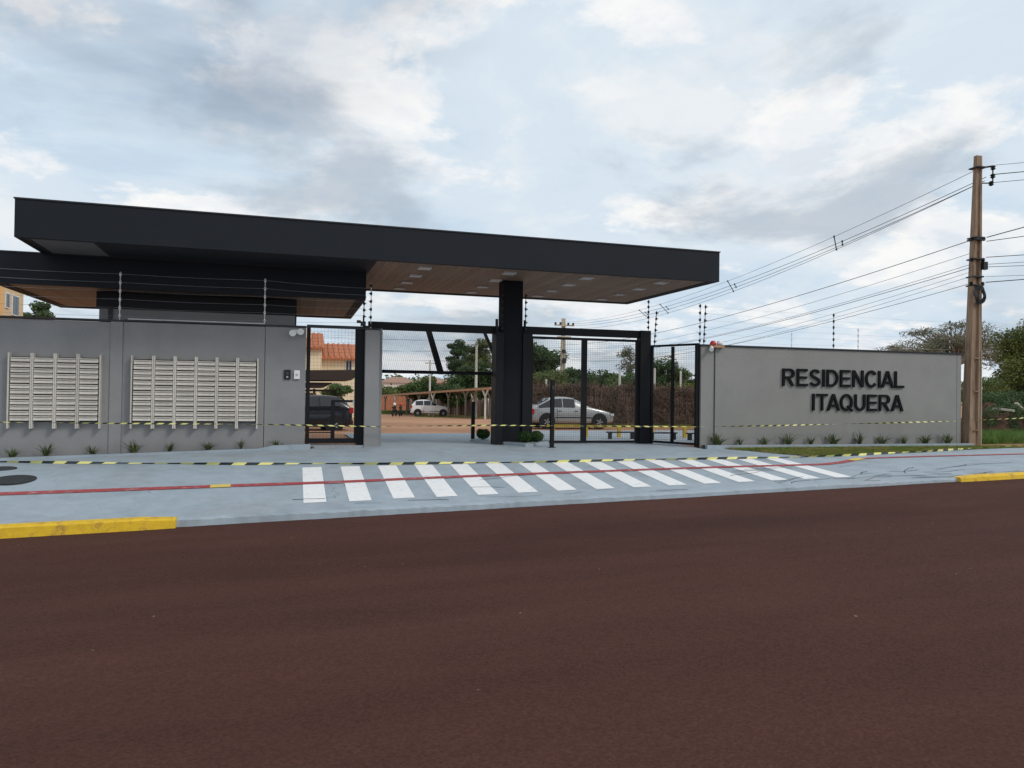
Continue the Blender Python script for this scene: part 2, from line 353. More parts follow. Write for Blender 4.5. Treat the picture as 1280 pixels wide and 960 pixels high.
# light stone chips in the asphalt
def add_chips(mname):
    t = MATS[mname].node_tree; b = t.nodes['Principled BSDF']
    src = b.inputs['Base Color'].links[0].from_socket
    tx = t.nodes.new('ShaderNodeTexCoord')
    vo = t.nodes.new('ShaderNodeTexVoronoi'); vo.inputs['Scale'].default_value = 55; t.links.new(tx.outputs['Object'], vo.inputs['Vector'])
    sp = t.nodes.new('ShaderNodeSeparateColor'); t.links.new(vo.outputs['Color'], sp.inputs[0])
    mr = t.nodes.new('ShaderNodeMapRange'); mr.inputs[3].default_value = 0.80; mr.inputs[4].default_value = 1.2; t.links.new(sp.outputs[0], mr.inputs[0])
    mp = t.nodes.new('ShaderNodeMapping'); mp.inputs['Scale'].default_value = (.035, .55, 1); mp.inputs['Rotation'].default_value = (0, 0, .02); t.links.new(tx.outputs['Object'], mp.inputs[0])
    tr = t.nodes.new('ShaderNodeTexNoise'); tr.inputs['Scale'].default_value = 1.0; tr.inputs['Detail'].default_value = 5; t.links.new(mp.outputs[0], tr.inputs['Vector'])
    m3 = t.nodes.new('ShaderNodeMapRange'); m3.inputs[1].default_value = .3; m3.inputs[2].default_value = .7; m3.inputs[3].default_value = .82; m3.inputs[4].default_value = 1.16; t.links.new(tr.outputs[0], m3.inputs[0])
    mm = t.nodes.new('ShaderNodeMath'); mm.operation = 'MULTIPLY'; t.links.new(mr.outputs[0], mm.inputs[0]); t.links.new(m3.outputs[0], mm.inputs[1])
    vm = t.nodes.new('ShaderNodeVectorMath'); vm.operation = 'SCALE'; t.links.new(src, vm.inputs[0]); t.links.new(mm.outputs[0], vm.inputs['Scale'])
    gt = t.nodes.new('ShaderNodeMath'); gt.operation = 'GREATER_THAN'; gt.inputs[1].default_value = 0.99996; t.links.new(sp.outputs[1], gt.inputs[0])
    mix = t.nodes.new('ShaderNodeMix'); mix.data_type = 'RGBA'; mix.inputs['B'].default_value = (0.30, 0.25, 0.22, 1)
    t.links.new(gt.outputs[0], mix.inputs['Factor']); t.links.new(vm.outputs[0], mix.inputs['A']); t.links.new(mix.outputs['Result'], b.inputs['Base Color'])
add_chips('asphalt')

# ------------------------------------------------------------------ ground, road, pavement
def grid(xs, ys, zf, keep=None):
    b = MB(); idx = {}
    def vid(i, j):
        if (i, j) not in idx: idx[(i, j)] = len(b.v); b.v.append((xs[i], ys[j], zf(xs[i], ys[j])))
        return idx[(i, j)]
    for i in range(len(xs)-1):
        for j in range(len(ys)-1):
            if keep and not keep((xs[i]+xs[i+1])/2, (ys[j]+ys[j+1])/2): continue
            b.f.append((vid(i, j), vid(i+1, j), vid(i+1, j+1), vid(i, j+1))); b.mi.append(0)
    return b
def frange(a, b, s): return [a+s*i for i in range(int(round((b-a)/s))+1)]
xs = [-900, -400, -150, -70] + frange(-40, 60, 2) + [90, 150, 400, 900]
ys = [-500, -150, -40, -12] + [2, 6, 10, 12.9] + [13.2, 14, 16.4, 19, 20, 22, 24, 26, 28, 30, 33, 36, 40, 45, 50, 56, 62, 68, 75, 84, 95, 110, 150, 220, 400, 1200]
def terr(X, Y):
    if Y < 13: return road_z(X, Y) - .25
    z = gz(max(min(X, 40), -30), Y) - .045
    if 20.5 < X and Y > 19.5: z += 0.05*math.sin(X*1.3)*math.sin(Y*.9)
    if Y > 115: z += 1.6*math.sin(X*.013+1)*min(1, (Y-115)/150) + 2.0*min(1, (Y-115)/250)
    return z
o = grid(xs, ys, terr).build('ground', 'dirt', fix=False, smooth=True); tag(o, kind='structure')
o = grid(frange(-60, 80, 2), [-14, -9, -4, -1, 0, 1, 2, 3, 4, 5, 6, 7, 8, 9, 10, 11, 12, 13.06], road_z).build('road', 'asphalt', fix=False); tag(o, kind='structure')

PX = sorted(set([round(v, 2) for v in frange(-40, 60, 0.5)] + [1.7, 10.75, 10.4]))
PY = [13.12, 13.4, 13.7, 14.2, 15, 15.7, 16.4, 17.2, 18, 18.72, 19.0, 19.6, 20.0, 21, 22, 23.5, 25, 26.5, 27.6, 29, 30.2]
def pv(x, y):
    if y < 18.72: return True
    if y < 19.6 and x < 10.75: return True
    if 1.7 < x < 10.75 and y < 27.6: return True
    if 10.4 < x < 19 and 21 < y: return True
    if 8 < x <= 10.75 and y < 30.2: return True
    return False
pvb = grid(PX, PY, gz, pv)
# broken vertical edge down to the road
rng = random.Random(3)
top = []
for X in frange(-40, 60, 0.1):
    top.append((X, 13.12, gz(X, 13.12)))
edge = [13.045+.022*math.sin(i*.21)*math.sin(i*.083)+rng.uniform(-.013, .013) for i in range(len(top))]
lip = [-.035+rng.uniform(-.012, .010) for i in range(len(top))]
for i in range(len(top)-1):
    a, b2 = top[i], top[i+1]
    p0 = (a[0], edge[i]+.025, a[2]+lip[i]); p1 = (b2[0], edge[i+1]+.025, b2[2]+lip[i+1])
    pvb.add([a, b2, p1, p0], [(0, 3, 2, 1)])
    pvb.add([p0, p1, (b2[0], edge[i+1], road_z(b2[0], 13)-.05), (a[0], edge[i], road_z(a[0], 13)-.05)], [(0, 3, 2, 1)])
pavement = pvb.build('pavement', 'pavement_paint', fix=False); tag(pavement, kind='structure')

# painted bars of the crossing
def strip_on_ground(b, pts, w, dz, mi=0):
    """flat ribbon laid on the pavement along pts [(x,y)]"""
    prev = None
    for i, p in enumerate(pts):
        a = pts[max(i-1, 0)]; c = pts[min(i+1, len(pts)-1)]
        d = Vector((c[0]-a[0], c[1]-a[1])); d.normalize(); n = Vector((-d.y, d.x))
        l = (p[0]+n.x*w/2, p[1]+n.y*w/2); r = (p[0]-n.x*w/2, p[1]-n.y*w/2)
        cur = ((l[0], l[1], gz(*l)+dz), (r[0], r[1], gz(*r)+dz))
        if prev: b.add([prev[0], prev[1], cur[1], cur[0]], [(0, 1, 2, 3)], mi)
        prev = cur
    return b
for k in range(15):
    x0 = 0.18+.771*k; rr = random.Random(k)
    b = MB(); e0 = rr.uniform(-.03, .03); e1 = rr.uniform(-.03, .03)
    yy = [13.7+e0, 14.2, 15, 15.7, 16.4+e1]
    for y0, y1 in zip(yy, yy[1:]):
        xs4 = [x0, x0+.385]
        b.add([(xs4[0], y0, gz(xs4[0], y0)+.005), (xs4[1], y0, gz(xs4[1], y0)+.005), (xs4[1], y1, gz(xs4[1], y1)+.005), (xs4[0], y1, gz(xs4[0], y1)+.005)], [(0, 1, 2, 3)])
    b.build('crosswalk_bar', 'white_paint', pavement, fix=False)
def dense(pts, step=0.25):
    out = []
    for a, c in zip(pts, pts[1:]):
        L = math.hypot(c[0]-a[0], c[1]-a[1]); n = max(1, int(L/step))
        for i in range(n): out.append((a[0]+(c[0]-a[0])*i/n, a[1]+(c[1]-a[1])*i/n))
    out.append(pts[-1]); return out
red1 = [(-30, 15.0), (-8, 15.06), (-4.83, 15.08), (-1.45, 15.08)]
red2 = [(-1.12, 15.09), (0.8, 15.08), (2.66, 15.17), (4.34, 15.22), (7.23, 15.26), (9.2, 15.27), (11.15, 15.2), (11.9, 15.2), (12.45, 15.36), (12.95, 15.6)]
red3 = [(13.4, 15.8), (13.8, 15.85), (15.2, 15.88), (18.5, 15.85), (30, 15.8), (55, 15.8)]
for pts, w in ((red1, .19), (red2, .19), (red3, .16)):
    b = MB(); strip_on_ground(b, dense(pts), w, .010); b.build('red_line', 'red_paint', pavement, fix=False)
for pts in ([(-1.46, 15.08), (-1.11, 15.09)], [(12.94, 15.6), (13.41, 15.81)]):
    b = MB(); strip_on_ground(b, dense(pts), .21, .014); b.build('yellow_patch', 'yellow_paint', pavement, fix=False)
tag(MB().disc((0, 0, 0), .36, 'z', .03, 28).build('manhole_cover', 'iron', base=(0, 0, 0)), 'dark round cover set in the grey pavement, the larger and nearer one', 'manhole cover', 'manhole covers').location = (-4.9, 15.98, gz(-4.9, 15.98)+.004)
bpy.data.objects['manhole_cover'].rotation_euler = (math.atan(.12), 0, 0)
o = MB().disc((0, 0, 0), .30, 'z', .03, 28).build('manhole_cover', 'iron'); o.location = (-5.58, 17.35, gz(-5.58, 17.35)+.006); o.rotation_euler = (.05, 0, 0)
tag(o, 'dark round cover cut by the left picture edge, nearer the mailboxes', 'manhole cover', 'manhole covers')

# hairline cracks running along the road edge of the slab
cr = MB(); rc_ = random.Random(31)
for _ in range(46):
    x = rc_.uniform(-.8, 15.5) if rc_.random() < .55 else rc_.uniform(9, 16); y = rc_.uniform(13.22, 13.6) if rc_.random() < .6 else rc_.uniform(13.6, 15.0)
    pts = [(x, y)]; a = rc_.choice((0, 0, .3, -.4, 1.2))
    for k in range(rc_.randint(3, 9)):
        a += rc_.uniform(-.55, .55); a = max(-1.3, min(1.3, a*.8)); st = rc_.uniform(.08, .22); x += st*math.cos(a); y = max(13.16, y+st*math.sin(a)*.6); pts.append((x, y))
    strip_on_ground(cr, pts, rc_.uniform(.008, .022), .0075)
o = cr.build('crack_lines', 'iron', pavement, fix=False); o['kind'] = 'stuff'
# yellow kerbs
def kerb(x0, x1, tl, tr, label):
    b = MB(); X = frange(x0, x1, .25); sec = []
    for x in X:
        f = 1.0
        if tl and x-x0 < .5: f = (x-x0)/.5*.8+.2
        if tr and x1-x < .5: f = (x1-x)/.5*.8+.2
        zt = gz(x, 13.12); zb = road_z(x, 13)-.03; h = zt+.035*f
        sec.append([(x, 12.93+.03*(1-f), zb), (x, 12.955+.02*(1-f), h-.03), (x, 12.985, h), (x, 13.16, h+.004), (x, 13.19, zt-.02)])
    for a, c in zip(sec, sec[1:]):
        for k in range(4): b.add([a[k], a[k+1], c[k+1], c[k]], [(0, 1, 2, 3)])
    b.add(sec[0], [(0, 1, 2, 3, 4)]); b.add(sec[-1], [(4, 3, 2, 1, 0)])
    o = b.build('kerb', 'kerb_paint'); tag(o, label, 'kerb', 'yellow kerbs', None); return o
kerb(-40, -1.75, False, True, 'yellow painted kerb along the road below the mailboxes')
kerb(13.5, 60, True, False, 'yellow painted kerb along the road by the utility pole')

# low pale plinth kerbs in front of the planting strips
def low_kerb(pts, h, label):
    b = MB(); sec = []
    for (x, y, hh) in pts:
        z = gz(x, y); sec.append([(x, y, z-.08), (x, y, z+hh), (x, y+.12, z+hh), (x, y+.12, z-.08)])
    for a, c in zip(sec, sec[1:]):
        for k in range(3): b.add([a[k], a[k+1], c[k+1], c[k]], [(0, 1, 2, 3)])
    b.add(sec[0], [(0, 1, 2, 3)]); b.add(sec[-1], [(3, 2, 1, 0)])
    o = b.build('plinth_kerb', 'pavement_paint'); return tag(o, label, 'kerb', 'plinth kerbs')
low_kerb([(x, 19.6, .05+(.06 if x > -.6 else 0)) for x in frange(-14, .3, .3)], .1, 'low pale concrete edge under the wall with the mailboxes')
low_kerb([(x, 18.70, .10) for x in frange(10.85, 20.0, .35)], .1, 'low pale concrete edge under the wall with the black lettering')
o = grid(frange(-14, .3, .5), [19.7, 20.1], lambda x, y: gz(x, 19.7)+.03).build('soil_bed', 'soil', fix=False); tag(o, kind='structure')
o = grid(frange(10.9, 19.9, .5), [18.82, 19.15], lambda x, y: gz(x, 18.8)+.08).build('soil_bed', 'soil', fix=False); tag(o, kind='structure')

# ------------------------------------------------------------------ canopies
def canopy(name, label, x0, x1, y0, y1, z0, z1, panels, plank_from, dark=None, grey=None):
    root = thing(name, label, 'canopy', ((x0+x1)/2, (y0+y1)/2, z0))
    # fascia panels: front, back and the two ends, each panel a piece with an open joint
    def run(n, a, b2, horizontal, fixed, sign):
        L = (b2-a)/n
        for k in range(n):
            p, q = a+k*L+.001, a+(k+1)*L-.001
            m = MB()
            if horizontal: m.box(p, q, min(fixed, fixed+sign*.10), max(fixed, fixed+sign*.10), z0, z1)
            else: m.box(min(fixed, fixed+sign*.10), max(fixed, fixed+sign*.10), p, q, z0, z1)
            m.build('fascia_panel', 'fascia', root)
    run(panels, x0, x1, True, y0, 1); run(panels, x0, x1, True, y1, -1)
    run(1, y0+.104, y1-.104, False, x0, 1); run(1, y0+.104, y1-.104, False, x1, -1)
    m = MB(); m.box(x0+.11, x1-.11, y0+.11, y1-.11, z0+.10, z1-.06); m.build('roof_slab', 'black_core', root)
    # metal drip edge along the top
    m = MB()
    m.box(x0-.02, x1+.02, y0-.02, y0+.14, z1+.001, z1+.03); m.box(x0-.02, x1+.02, y1-.14, y1+.02, z1+.001, z1+.03)
    m.box(x0-.02, x0+.14, y0+.14, y1-.14, z1+.001, z1+.03); m.box(x1-.14, x1+.02, y0+.14, y1-.14, z1+.001, z1+.03)
    m.build('drip_edge', 'cap_dark', root)
    # dark border of the soffit, then planks running front to back
    bw = .22
    m = MB(); m.box(x0+.1, x1-.1, y0+.1, y0+bw, z0+.012, z0+.09); m.box(x0+.1, x1-.1, y1-bw, y1-.1, z0+.012, z0+.09)
    m.box(x0+.1, x0+bw, y0+bw, y1-bw, z0+.012, z0+.09); m.box(x1-bw, x1-.1, y0+bw, y1-bw, z0+.012, z0+.09)
    sof = m.build('soffit', 'black_core', root)
    pw = .20; a, b2 = plank_from
    n = int((b2-a)/pw); pw = (b2-a)/n
    pm = bpy.data.meshes.new('soffit_plank'); t = MB().box(.002, pw-.004, y0+bw, y1-bw, z0+.03, z0+.075)
    pm.from_pydata([(v[0], v[1]-(y0+y1)/2, v[2]-z0) for v in t.v], [], t.f); pm.materials.append(MATS['soffit_wood'])
    for k in range(n): inst('soffit_plank', pm, sof, (a+k*pw-(x0+x1)/2, 0, 0))
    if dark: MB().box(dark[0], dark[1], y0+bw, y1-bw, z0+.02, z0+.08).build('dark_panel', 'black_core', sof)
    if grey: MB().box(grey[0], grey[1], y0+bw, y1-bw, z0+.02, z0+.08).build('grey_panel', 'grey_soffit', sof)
    return root
CX0, CX1, CY0, CY1, CZ0, CZ1 = -5.72, 10.98, 18.30, 23.98, 4.48, 5.275
CROT = .024
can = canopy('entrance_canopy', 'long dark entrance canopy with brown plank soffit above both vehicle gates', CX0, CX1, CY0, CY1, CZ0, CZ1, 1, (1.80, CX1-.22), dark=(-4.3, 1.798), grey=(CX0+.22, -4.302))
can.rotation_euler = (0, 0, CROT)
canopy('guardhouse_roof', 'lower dark flat roof block over the guardhouse beneath the long canopy', -6.74, 1.74, 20.16, 25.65, 3.75, 4.478, 1, (-6.52, 1.52))
cl = MB().box(-.145, .145, -.145, .145, 0, .03); cl.box(-.16, -.145, -.16, .16, -.008, .03); cl.box(.145, .16, -.16, .16, -.008, .03); cl.box(-.145, .145, -.16, -.145, -.008, .03); cl.box(-.145, .145, .145, .16, -.008, .03)
clm = cl.build('ceiling_light', 'diffuser').data; bpy.data.objects.remove(bpy.data.objects['ceiling_light'])
RW = ['the front row', 'the second row', 'the third row', 'the back row']
CN = ['farthest left of the column', 'directly over the column line', 'right of the column', 'nearest the right canopy end']
for j, Y in enumerate((19.15, 20.5, 21.85, 23.15)):
    for i, X in enumerate((3.05, 5.27, 7.45, 9.68)):
        o = bpy.data.objects.new('ceiling_light', clm); COL.objects.link(o); o.rotation_euler = (0, 0, CROT); xm, ym = (CX0+CX1)/2, (CY0+CY1)/2
        o.location = (xm+(X-xm)*math.cos(CROT)-(Y-ym)*math.sin(CROT), ym+(X-xm)*math.sin(CROT)+(Y-ym)*math.cos(CROT), CZ0+.002)
        tag(o, 'square white soffit light in %s, %s' % (RW[j], CN[i]), 'ceiling light', 'square lights in the canopy soffit')

# guardhouse body behind the wall
gh = thing('guardhouse', 'dark guardhouse block behind the mailbox wall under the lower roof', 'guardhouse', (-2.3, 22, 0))
MB().box(-4.72, .02, 20.9, 24.8, 3.34, 3.748).build('upper_wall', 'black_core', gh)
MB().box(-4.66, -.02, 20.94, 24.76, -.3, 3.338).build('wall', 'wall_grey', gh)
MB().box(-4.45, -4.36, 20.90, 20.938, 0, 3.33).build('downpipe', 'cap_dark', gh)
MB().box(-3.6, -1.2, 20.905, 20.938, 1.2, 2.4).build('window', 'house_glass', gh)

# centre column
col = thing('canopy_column', 'tall dark column carrying the canopy between the two vehicle gates', 'column', (5.8, 20.75, 0))
MB().box(5.52, 6.08, 20.48, 21.0, -.08, 4.50).build('shaft', 'dark_render', col, bevel=.008)
MB().box(5.30, 5.517, 20.36, 20.86, -.08, 3.05).build('side_post', 'gate_metal', col, bevel=.006)
MB().box(6.083, 6.36, 20.42, 20.86, -.08, 3.05).build('side_post', 'gate_metal', col, bevel=.006)

# ------------------------------------------------------------------ boundary walls
wl = thing('boundary_wall', 'dark grey rendered wall carrying the two banks of mailboxes', 'wall', (-4, 20.1, 0))
MB().box(-14, -4.205, 20.04, 20.24, -.75, 2.93).build('wall_panel', 'wall_grey', wl)
MB().box(-3.935, -.73, 20.04, 20.24, -.6, 2.95).build('wall_panel', 'wall_grey', wl)
MB().box(-.715, .26, 20.04, 20.24, -.5, 2.96).build('wall_panel', 'wall_grey', wl)
MB().box(-4.20, -3.94, 20.015, 20.25, -.6, 2.945).build('pilaster', 'wall_grey', wl)
MB().box(-14, -3.938, 20.0, 20.28, 2.951, 2.992).build('coping', 'cap_dark', wl)
MB().box(-3.936, .27, 20.0, 20.28, 2.965, 3.005).build('coping', 'cap_dark', wl)
MB().tube([(-3.85, 20.10, 3.022), (-.75, 20.10, 3.028)], .016).build('conduit', 'white_plastic', wl)
pl = thing('gate_pillar', 'slim grey pillar between the pedestrian gate and the raised vehicle gate', 'pillar', (1.89, 20, 0))
MB().box(1.72, 2.08, 19.86, 20.30, -.25, 2.95).build('shaft', 'wall_grey', pl, bevel=.006)
MB().box(1.70, 2.10, 19.84, 20.32, 2.952, 2.985).build('cap', 'cap_dark', pl)

wr = thing('boundary_wall', 'pale warm grey wall with black lettering right of the gates', 'wall', (15, 19.2, 0))
MB().box(10.86, 11.275, 19.10, 19.32, -.3, 2.775).build('wall_panel', 'wall_warm', wr)
MB().box(11.29, 11.50, 19.093, 19.32, -.3, 2.775).build('pilaster', 'wall_warm', wr)
MB().box(11.501, 19.69, 19.10, 19.30, -.3, 2.765).build('wall_panel', 'wall_warm', wr)
MB().box(19.705, 19.86, 19.10, 19.32, -.3, 2.755).build('wall_panel', 'wall_warm', wr)
MB().box(10.83, 19.89, 19.06, 19.36, 2.777, 2.815).build('coping', 'cap_dark', wr)
ws = thing('boundary_wall', 'grey wall running back along the side street behind the lettered wall', 'wall', (19.8, 28, 0))
MB().box(19.66, 19.84, 19.34, 32, -.4, 2.755).build('wall_panel', 'wall_warm', ws)
MB().box(19.62, 19.88, 19.38, 32, 2.757, 2.79).build('coping', 'cap_dark', ws)

# lettering, one solid letter after another
sign = thing('wall_lettering', 'black raised letters reading RESIDENCIAL ITAQUERA on the pale wall', 'lettering', (15.5, 19.1, 1))
def arc(cx, cy, rx, ry, a0, a1, n=14):
    return [(cx+rx*math.cos(R(a0+(a1-a0)*k/n)), cy+ry*math.sin(R(a0+(a1-a0)*k/n))) for k in range(n+1)]
SW = .155   # stroke, as a share of the cap height
def offset_path(path, w):
    """closed outline round a centre line"""
    l, r = [], []
    for i, p in enumerate(path):
        a = path[max(i-1, 0)]; c = path[min(i+1, len(path)-1)]; d = Vector((c[0]-a[0], c[1]-a[1])).normalized()
        l.append((p[0]-d.y*w/2, p[1]+d.x*w/2)); r.append((p[0]+d.y*w/2, p[1]-d.x*w/2))
    return l+r[::-1]
def glyph(ch):
    """outlines (first outer, then holes or extra pieces) of a grotesque bold capital one unit tall, and its width"""
    w = SW; h = w*.92
    if ch == 'I': return [[(0, 0), (w, 0), (w, 1), (0, 1)]], w
    if ch == 'L': return [[(0, 0), (.72, 0), (.72, h), (w, h), (w, 1), (0, 1)]], .72
    if ch == 'T': return [[(.41-w/2, 0), (.41+w/2, 0), (.41+w/2, 1-h), (.82, 1-h), (.82, 1), (0, 1), (0, 1-h), (.41-w/2, 1-h)]], .82
    if ch == 'E': return [[(0, 0), (.77, 0), (.77, h), (w, h), (w, .5-h*.45), (.71, .5-h*.45), (.71, .5+h*.5), (w, .5+h*.5), (w, 1-h), (.75, 1-h), (.75, 1), (0, 1)]], .77
    if ch == 'N': return [[(0, 0), (w, 0), (w, .70), (.82-w-.01, 0), (.82, 0), (.82, 1), (.82-w, 1), (.82-w, .30), (w+.01, 1), (0, 1)]], .82
    if ch == 'A': return [[(0, 0), (w*1.08, 0), (.26, .225), (.70, .225), (.96-w*1.08, 0), (.96, 0), (.48+w*.57, 1), (.48-w*.57, 1)], [(.325, .225+h), (.48, .79), (.635, .225+h)]], .96
    if ch == 'D': return [[(0, 0), (.34, 0)] + arc(.34, .5, .50, .5, -90, 90) + [(0, 1)], [(w, h), (w, 1-h)] + arc(.34, .5, .50-w, .5-h, 90, -90)], .84
    if ch == 'R': return [[(0, 0), (w, 0), (w, .41), (.34, .41), (.66, 0), (.66+w*1.18, 0), (.545, .435)] + arc(.52, .715, .335, .285, -62, 90)[0:] + [(0, 1)], [(w, .41+h), (w, 1-h)] + arc(.50, .715, .17, .715-.41-h, 90, -90)], .88
    if ch == 'U': return [offset_path([(w/2, 1), (w/2, .6)] + [(w/2, .42)] + arc(.41, .40, .41-w/2, .40-h/2, 180, 360, 18) + [(.82-w/2, .42), (.82-w/2, .6), (.82-w/2, 1)], w)], .82
    if ch == 'C': return [offset_path(arc(.45, .5, .45-w/2, .5-h/2+.01, 38, 322, 26), w)], .84
    if ch == 'Q':
        return [arc(.47, .5, .47, .515, 0, 360, 32)[:-1], arc(.47, .5, .47-w, .515-h, 360, 0, 32)[:-1]], .95
    if ch == 'S':
        c = arc(.385, .735, .285, .185, 18, 90, 8) + arc(.385, .735, .275, .185, 90, 235, 10)[1:] + [(.30, .535), (.45, .485)] + arc(.40, .275, .285, .195, 60, -90, 12) + arc(.375, .275, .30, .195, -90, -165, 8)[1:]
        return [offset_path(c, w*.98)], .78
def letters(txt, x0, x1, z0, h):
    gl_ = [glyph(c) for c in txt]; gaps = []
    for a, c in zip(txt, txt[1:]):
        g = .15
        if a+c in ('IA', 'AL', 'RA'): g = .07
        if a+c in ('TA',): g = -.04
        if a+c in ('AQ',): g = .03
        gaps.append(g)
    tot = sum(w for _, w in gl_)+sum(gaps); sx = (x1-x0)/tot; cur = x0
    for i, (outs, w) in enumerate(gl_):
        c = bpy.data.curves.new('letter', 'CURVE'); c.dimensions = '2D'; c.fill_mode = 'BOTH'; c.extrude = .022
        for o_ in outs:
            sp = c.splines.new('POLY'); sp.points.add(len(o_)-1); sp.use_cyclic_u = True
            for q, p in zip(sp.points, o_): q.co = (p[0]*sx, p[1]*h, 0, 1)
        ob = bpy.data.objects.new('letter', c); COL.objects.link(ob); bpy.context.view_layer.update()
        me = bpy.data.meshes.new_from_object(ob.evaluated_get(bpy.context.evaluated_depsgraph_get())); bpy.data.objects.remove(ob)
        if txt[i] == 'Q':
            bm = bmesh.new(); bm.from_mesh(me)
            vs_ = [bm.verts.new((p[0]*sx, p[1]*h, z)) for z in (-.018, .026) for p in ((.50, .26), (.60, .33), (.98, .03), (.87, -.06))]
            for f in ((0, 1, 2, 3), (4, 7, 6, 5), (0, 4, 5, 1), (1, 5, 6, 2), (2, 6, 7, 3), (3, 7, 4, 0)): bm.faces.new([vs_[k] for k in f])
            bm.to_mesh(me); bm.free()
        for v in me.vertices: v.co = (cur+v.co.x-15.5, 19.066-v.co.z-19.1, z0+v.co.y-1)
        me.materials.clear(); me.materials.append(MATS['letter_black'])
        bm = bmesh.new(); bm.from_mesh(me); bmesh.ops.recalc_face_normals(bm, faces=bm.faces); bm.to_mesh(me); bm.free()
        o = bpy.data.objects.new('letter', me); COL.objects.link(o); o.parent = sign
        cur += w*sx+(gaps[i]*sx if i < len(gaps) else 0)
letters('RESIDENCIAL', 13.45, 17.68, 1.70, .50)
letters('ITAQUERA', 14.46, 17.66, 1.00, .49)

# ------------------------------------------------------------------ mailboxes
def mailbox_meshes(w, h, d):
    b = MB()   # folded sheet body with a sloped front and a hood over the slot
    prof = [(0, 0), (-d, 0), (-d-.006, .012), (-d+.006, h*.72), (-d-.020, h*.80), (-d-.020, h*.93), (-d+.01, h), (0, h)]
    b.prism(prof, 'x', -w/2, w/2)
    t_ = b.build('mailbox', 'aluminium'); me = t_.data; bpy.data.objects.remove(t_)
    s = MB().box(-w*.44, w*.44, -d-.004, -d+.02, h*.735, h*.79)
    t_ = s.build('slot', 'slot_dark'); sm = t_.data; bpy.data.objects.remove(t_)
    return me, sm
def mailbox_bank(x0, x1, ncol, label):
    yw = 20.04; zb, zt = .42, 2.15; b0, b1 = .60, 2.07
    root = thing('mailbox_bank', label, 'mailbox bank', ((x0+x1)/2, yw, zb), 0, 'mailbox banks')
    pit = (x1-x0)/ncol; rp = (b1-b0)/12
    for i in range(ncol+1):
        ends = i in (0, ncol); hw = .016 if ends else .033
        X = x0+pit*i; m = MB()
        if ends: m.box(X-hw, X+hw, yw-.16, yw-.002, zb, zt)
        else:
            m.box(X-hw, X-.004, yw-.16, yw-.002, zb, zt); m.box(X+.004, X+hw, yw-.16, yw-.002, zb, zt); m.box(X-.004, X+.004, yw-.14, yw-.002, zb+.01, zt-.01)
        m.build('post', 'aluminium', root)
    w = pit-.085; me, sm = mailbox_meshes(w, rp*.82, .135)
    for i in range(ncol):
        for j in range(12):
            q = random.Random(i*50+j+ncol*999)
            o = inst('mailbox', me, root, (x0+pit*(i+.5)-(x0+x1)/2, -.012-q.uniform(0, .008), b0+rp*j-zb))
            o.rotation_euler = (q.uniform(-.03, .03), q.uniform(-.006, .006), 0)
            inst('slot', sm, o, (0, 0, 0))
    MB().box(x0+.02, x1-.02, yw-.012, yw-.003, b0-.03, b1).build('back_plate', 'slot_dark', root)
    return root
mailbox_bank(-6.26, -4.38, 4, 'aluminium mailbox bank four boxes wide at the left edge of the wall')
mailbox_bank(-3.71, -.88, 6, 'aluminium mailbox bank six boxes wide beside the intercom')

# small fittings on the left wall
t = thing('security_light', 'white twin-head security light high on the wall beside the pedestrian gate', 'security light', (.02, 20.04, 2.86))
MB().box(-.04, .08, 19.98, 20.038, 2.80, 2.90).build('junction_box', 'white_plastic', t)
for X, z in ((-.07, 2.84), (.12, 2.88)):
    MB().tube([(X, 19.99, z), (X, 19.93, z-.01), (X, 19.86, z-.04)], [.045, .065, .085], 12).build('lamp_head', 'white_plastic', t, smooth=False)
t = thing('intercom', 'black intercom panel on the wall left of the white switch box', 'intercom', (-.18, 20.03, 1.77))
MB().box(-.26, -.10, 20.0, 20.038, 1.65, 1.89).build('case', 'black_plastic', t, bevel=.008)
MB().disc((-.18, 19.998, 1.80), .035, 'y', .02).build('camera_eye', 'car_glass', t)
MB().box(-.20, -.16, 19.99, 20.0, 1.69, 1.73).build('button', 'galvanised', t)
t = thing('switch_box', 'small white plastic switch box between the intercom and the pedestrian gate', 'switch box', (.05, 20.03, 1.77))
MB().box(-.02, .12, 19.99, 20.038, 1.66, 1.88).build('case', 'white_plastic', t, bevel=.01)
MB().box(.02, .08, 19.982, 19.992, 1.74, 1.80).build('key_pad', 'galvanised', t)
t = thing('alarm_siren', 'red and white alarm lights on a bracket atop the lettered wall', 'alarm siren', (11.3, 19.1, 2.8))
MB().tube([(11.19, 19.04, 2.80), (11.19, 19.04, 2.86), (11.19, 19.04, 2.92)], [.09, .09, .04], 12).build('red_lamp', 'red_plastic', t, smooth=True)
MB().tube([(11.40, 19.04, 2.82), (11.40, 19.04, 2.89), (11.40, 19.04, 2.93)], [.08, .08, .04], 12).build('white_lamp', 'white_plastic', t, smooth=True)
MB().box(11.08, 11.52, 18.98, 19.10, 2.73, 2.80).build('bracket', 'shed_wood', t)
MB().tube([(11.12, 19.0, 2.72), (11.06, 18.90, 2.66)], [.05, .06], 10).build('lamp_head', 'white_plastic', t)
MB().tube([(11.28, 19.085, 2.72), (11.28, 19.085, .05)], .012).build('conduit', 'cap_dark', t)

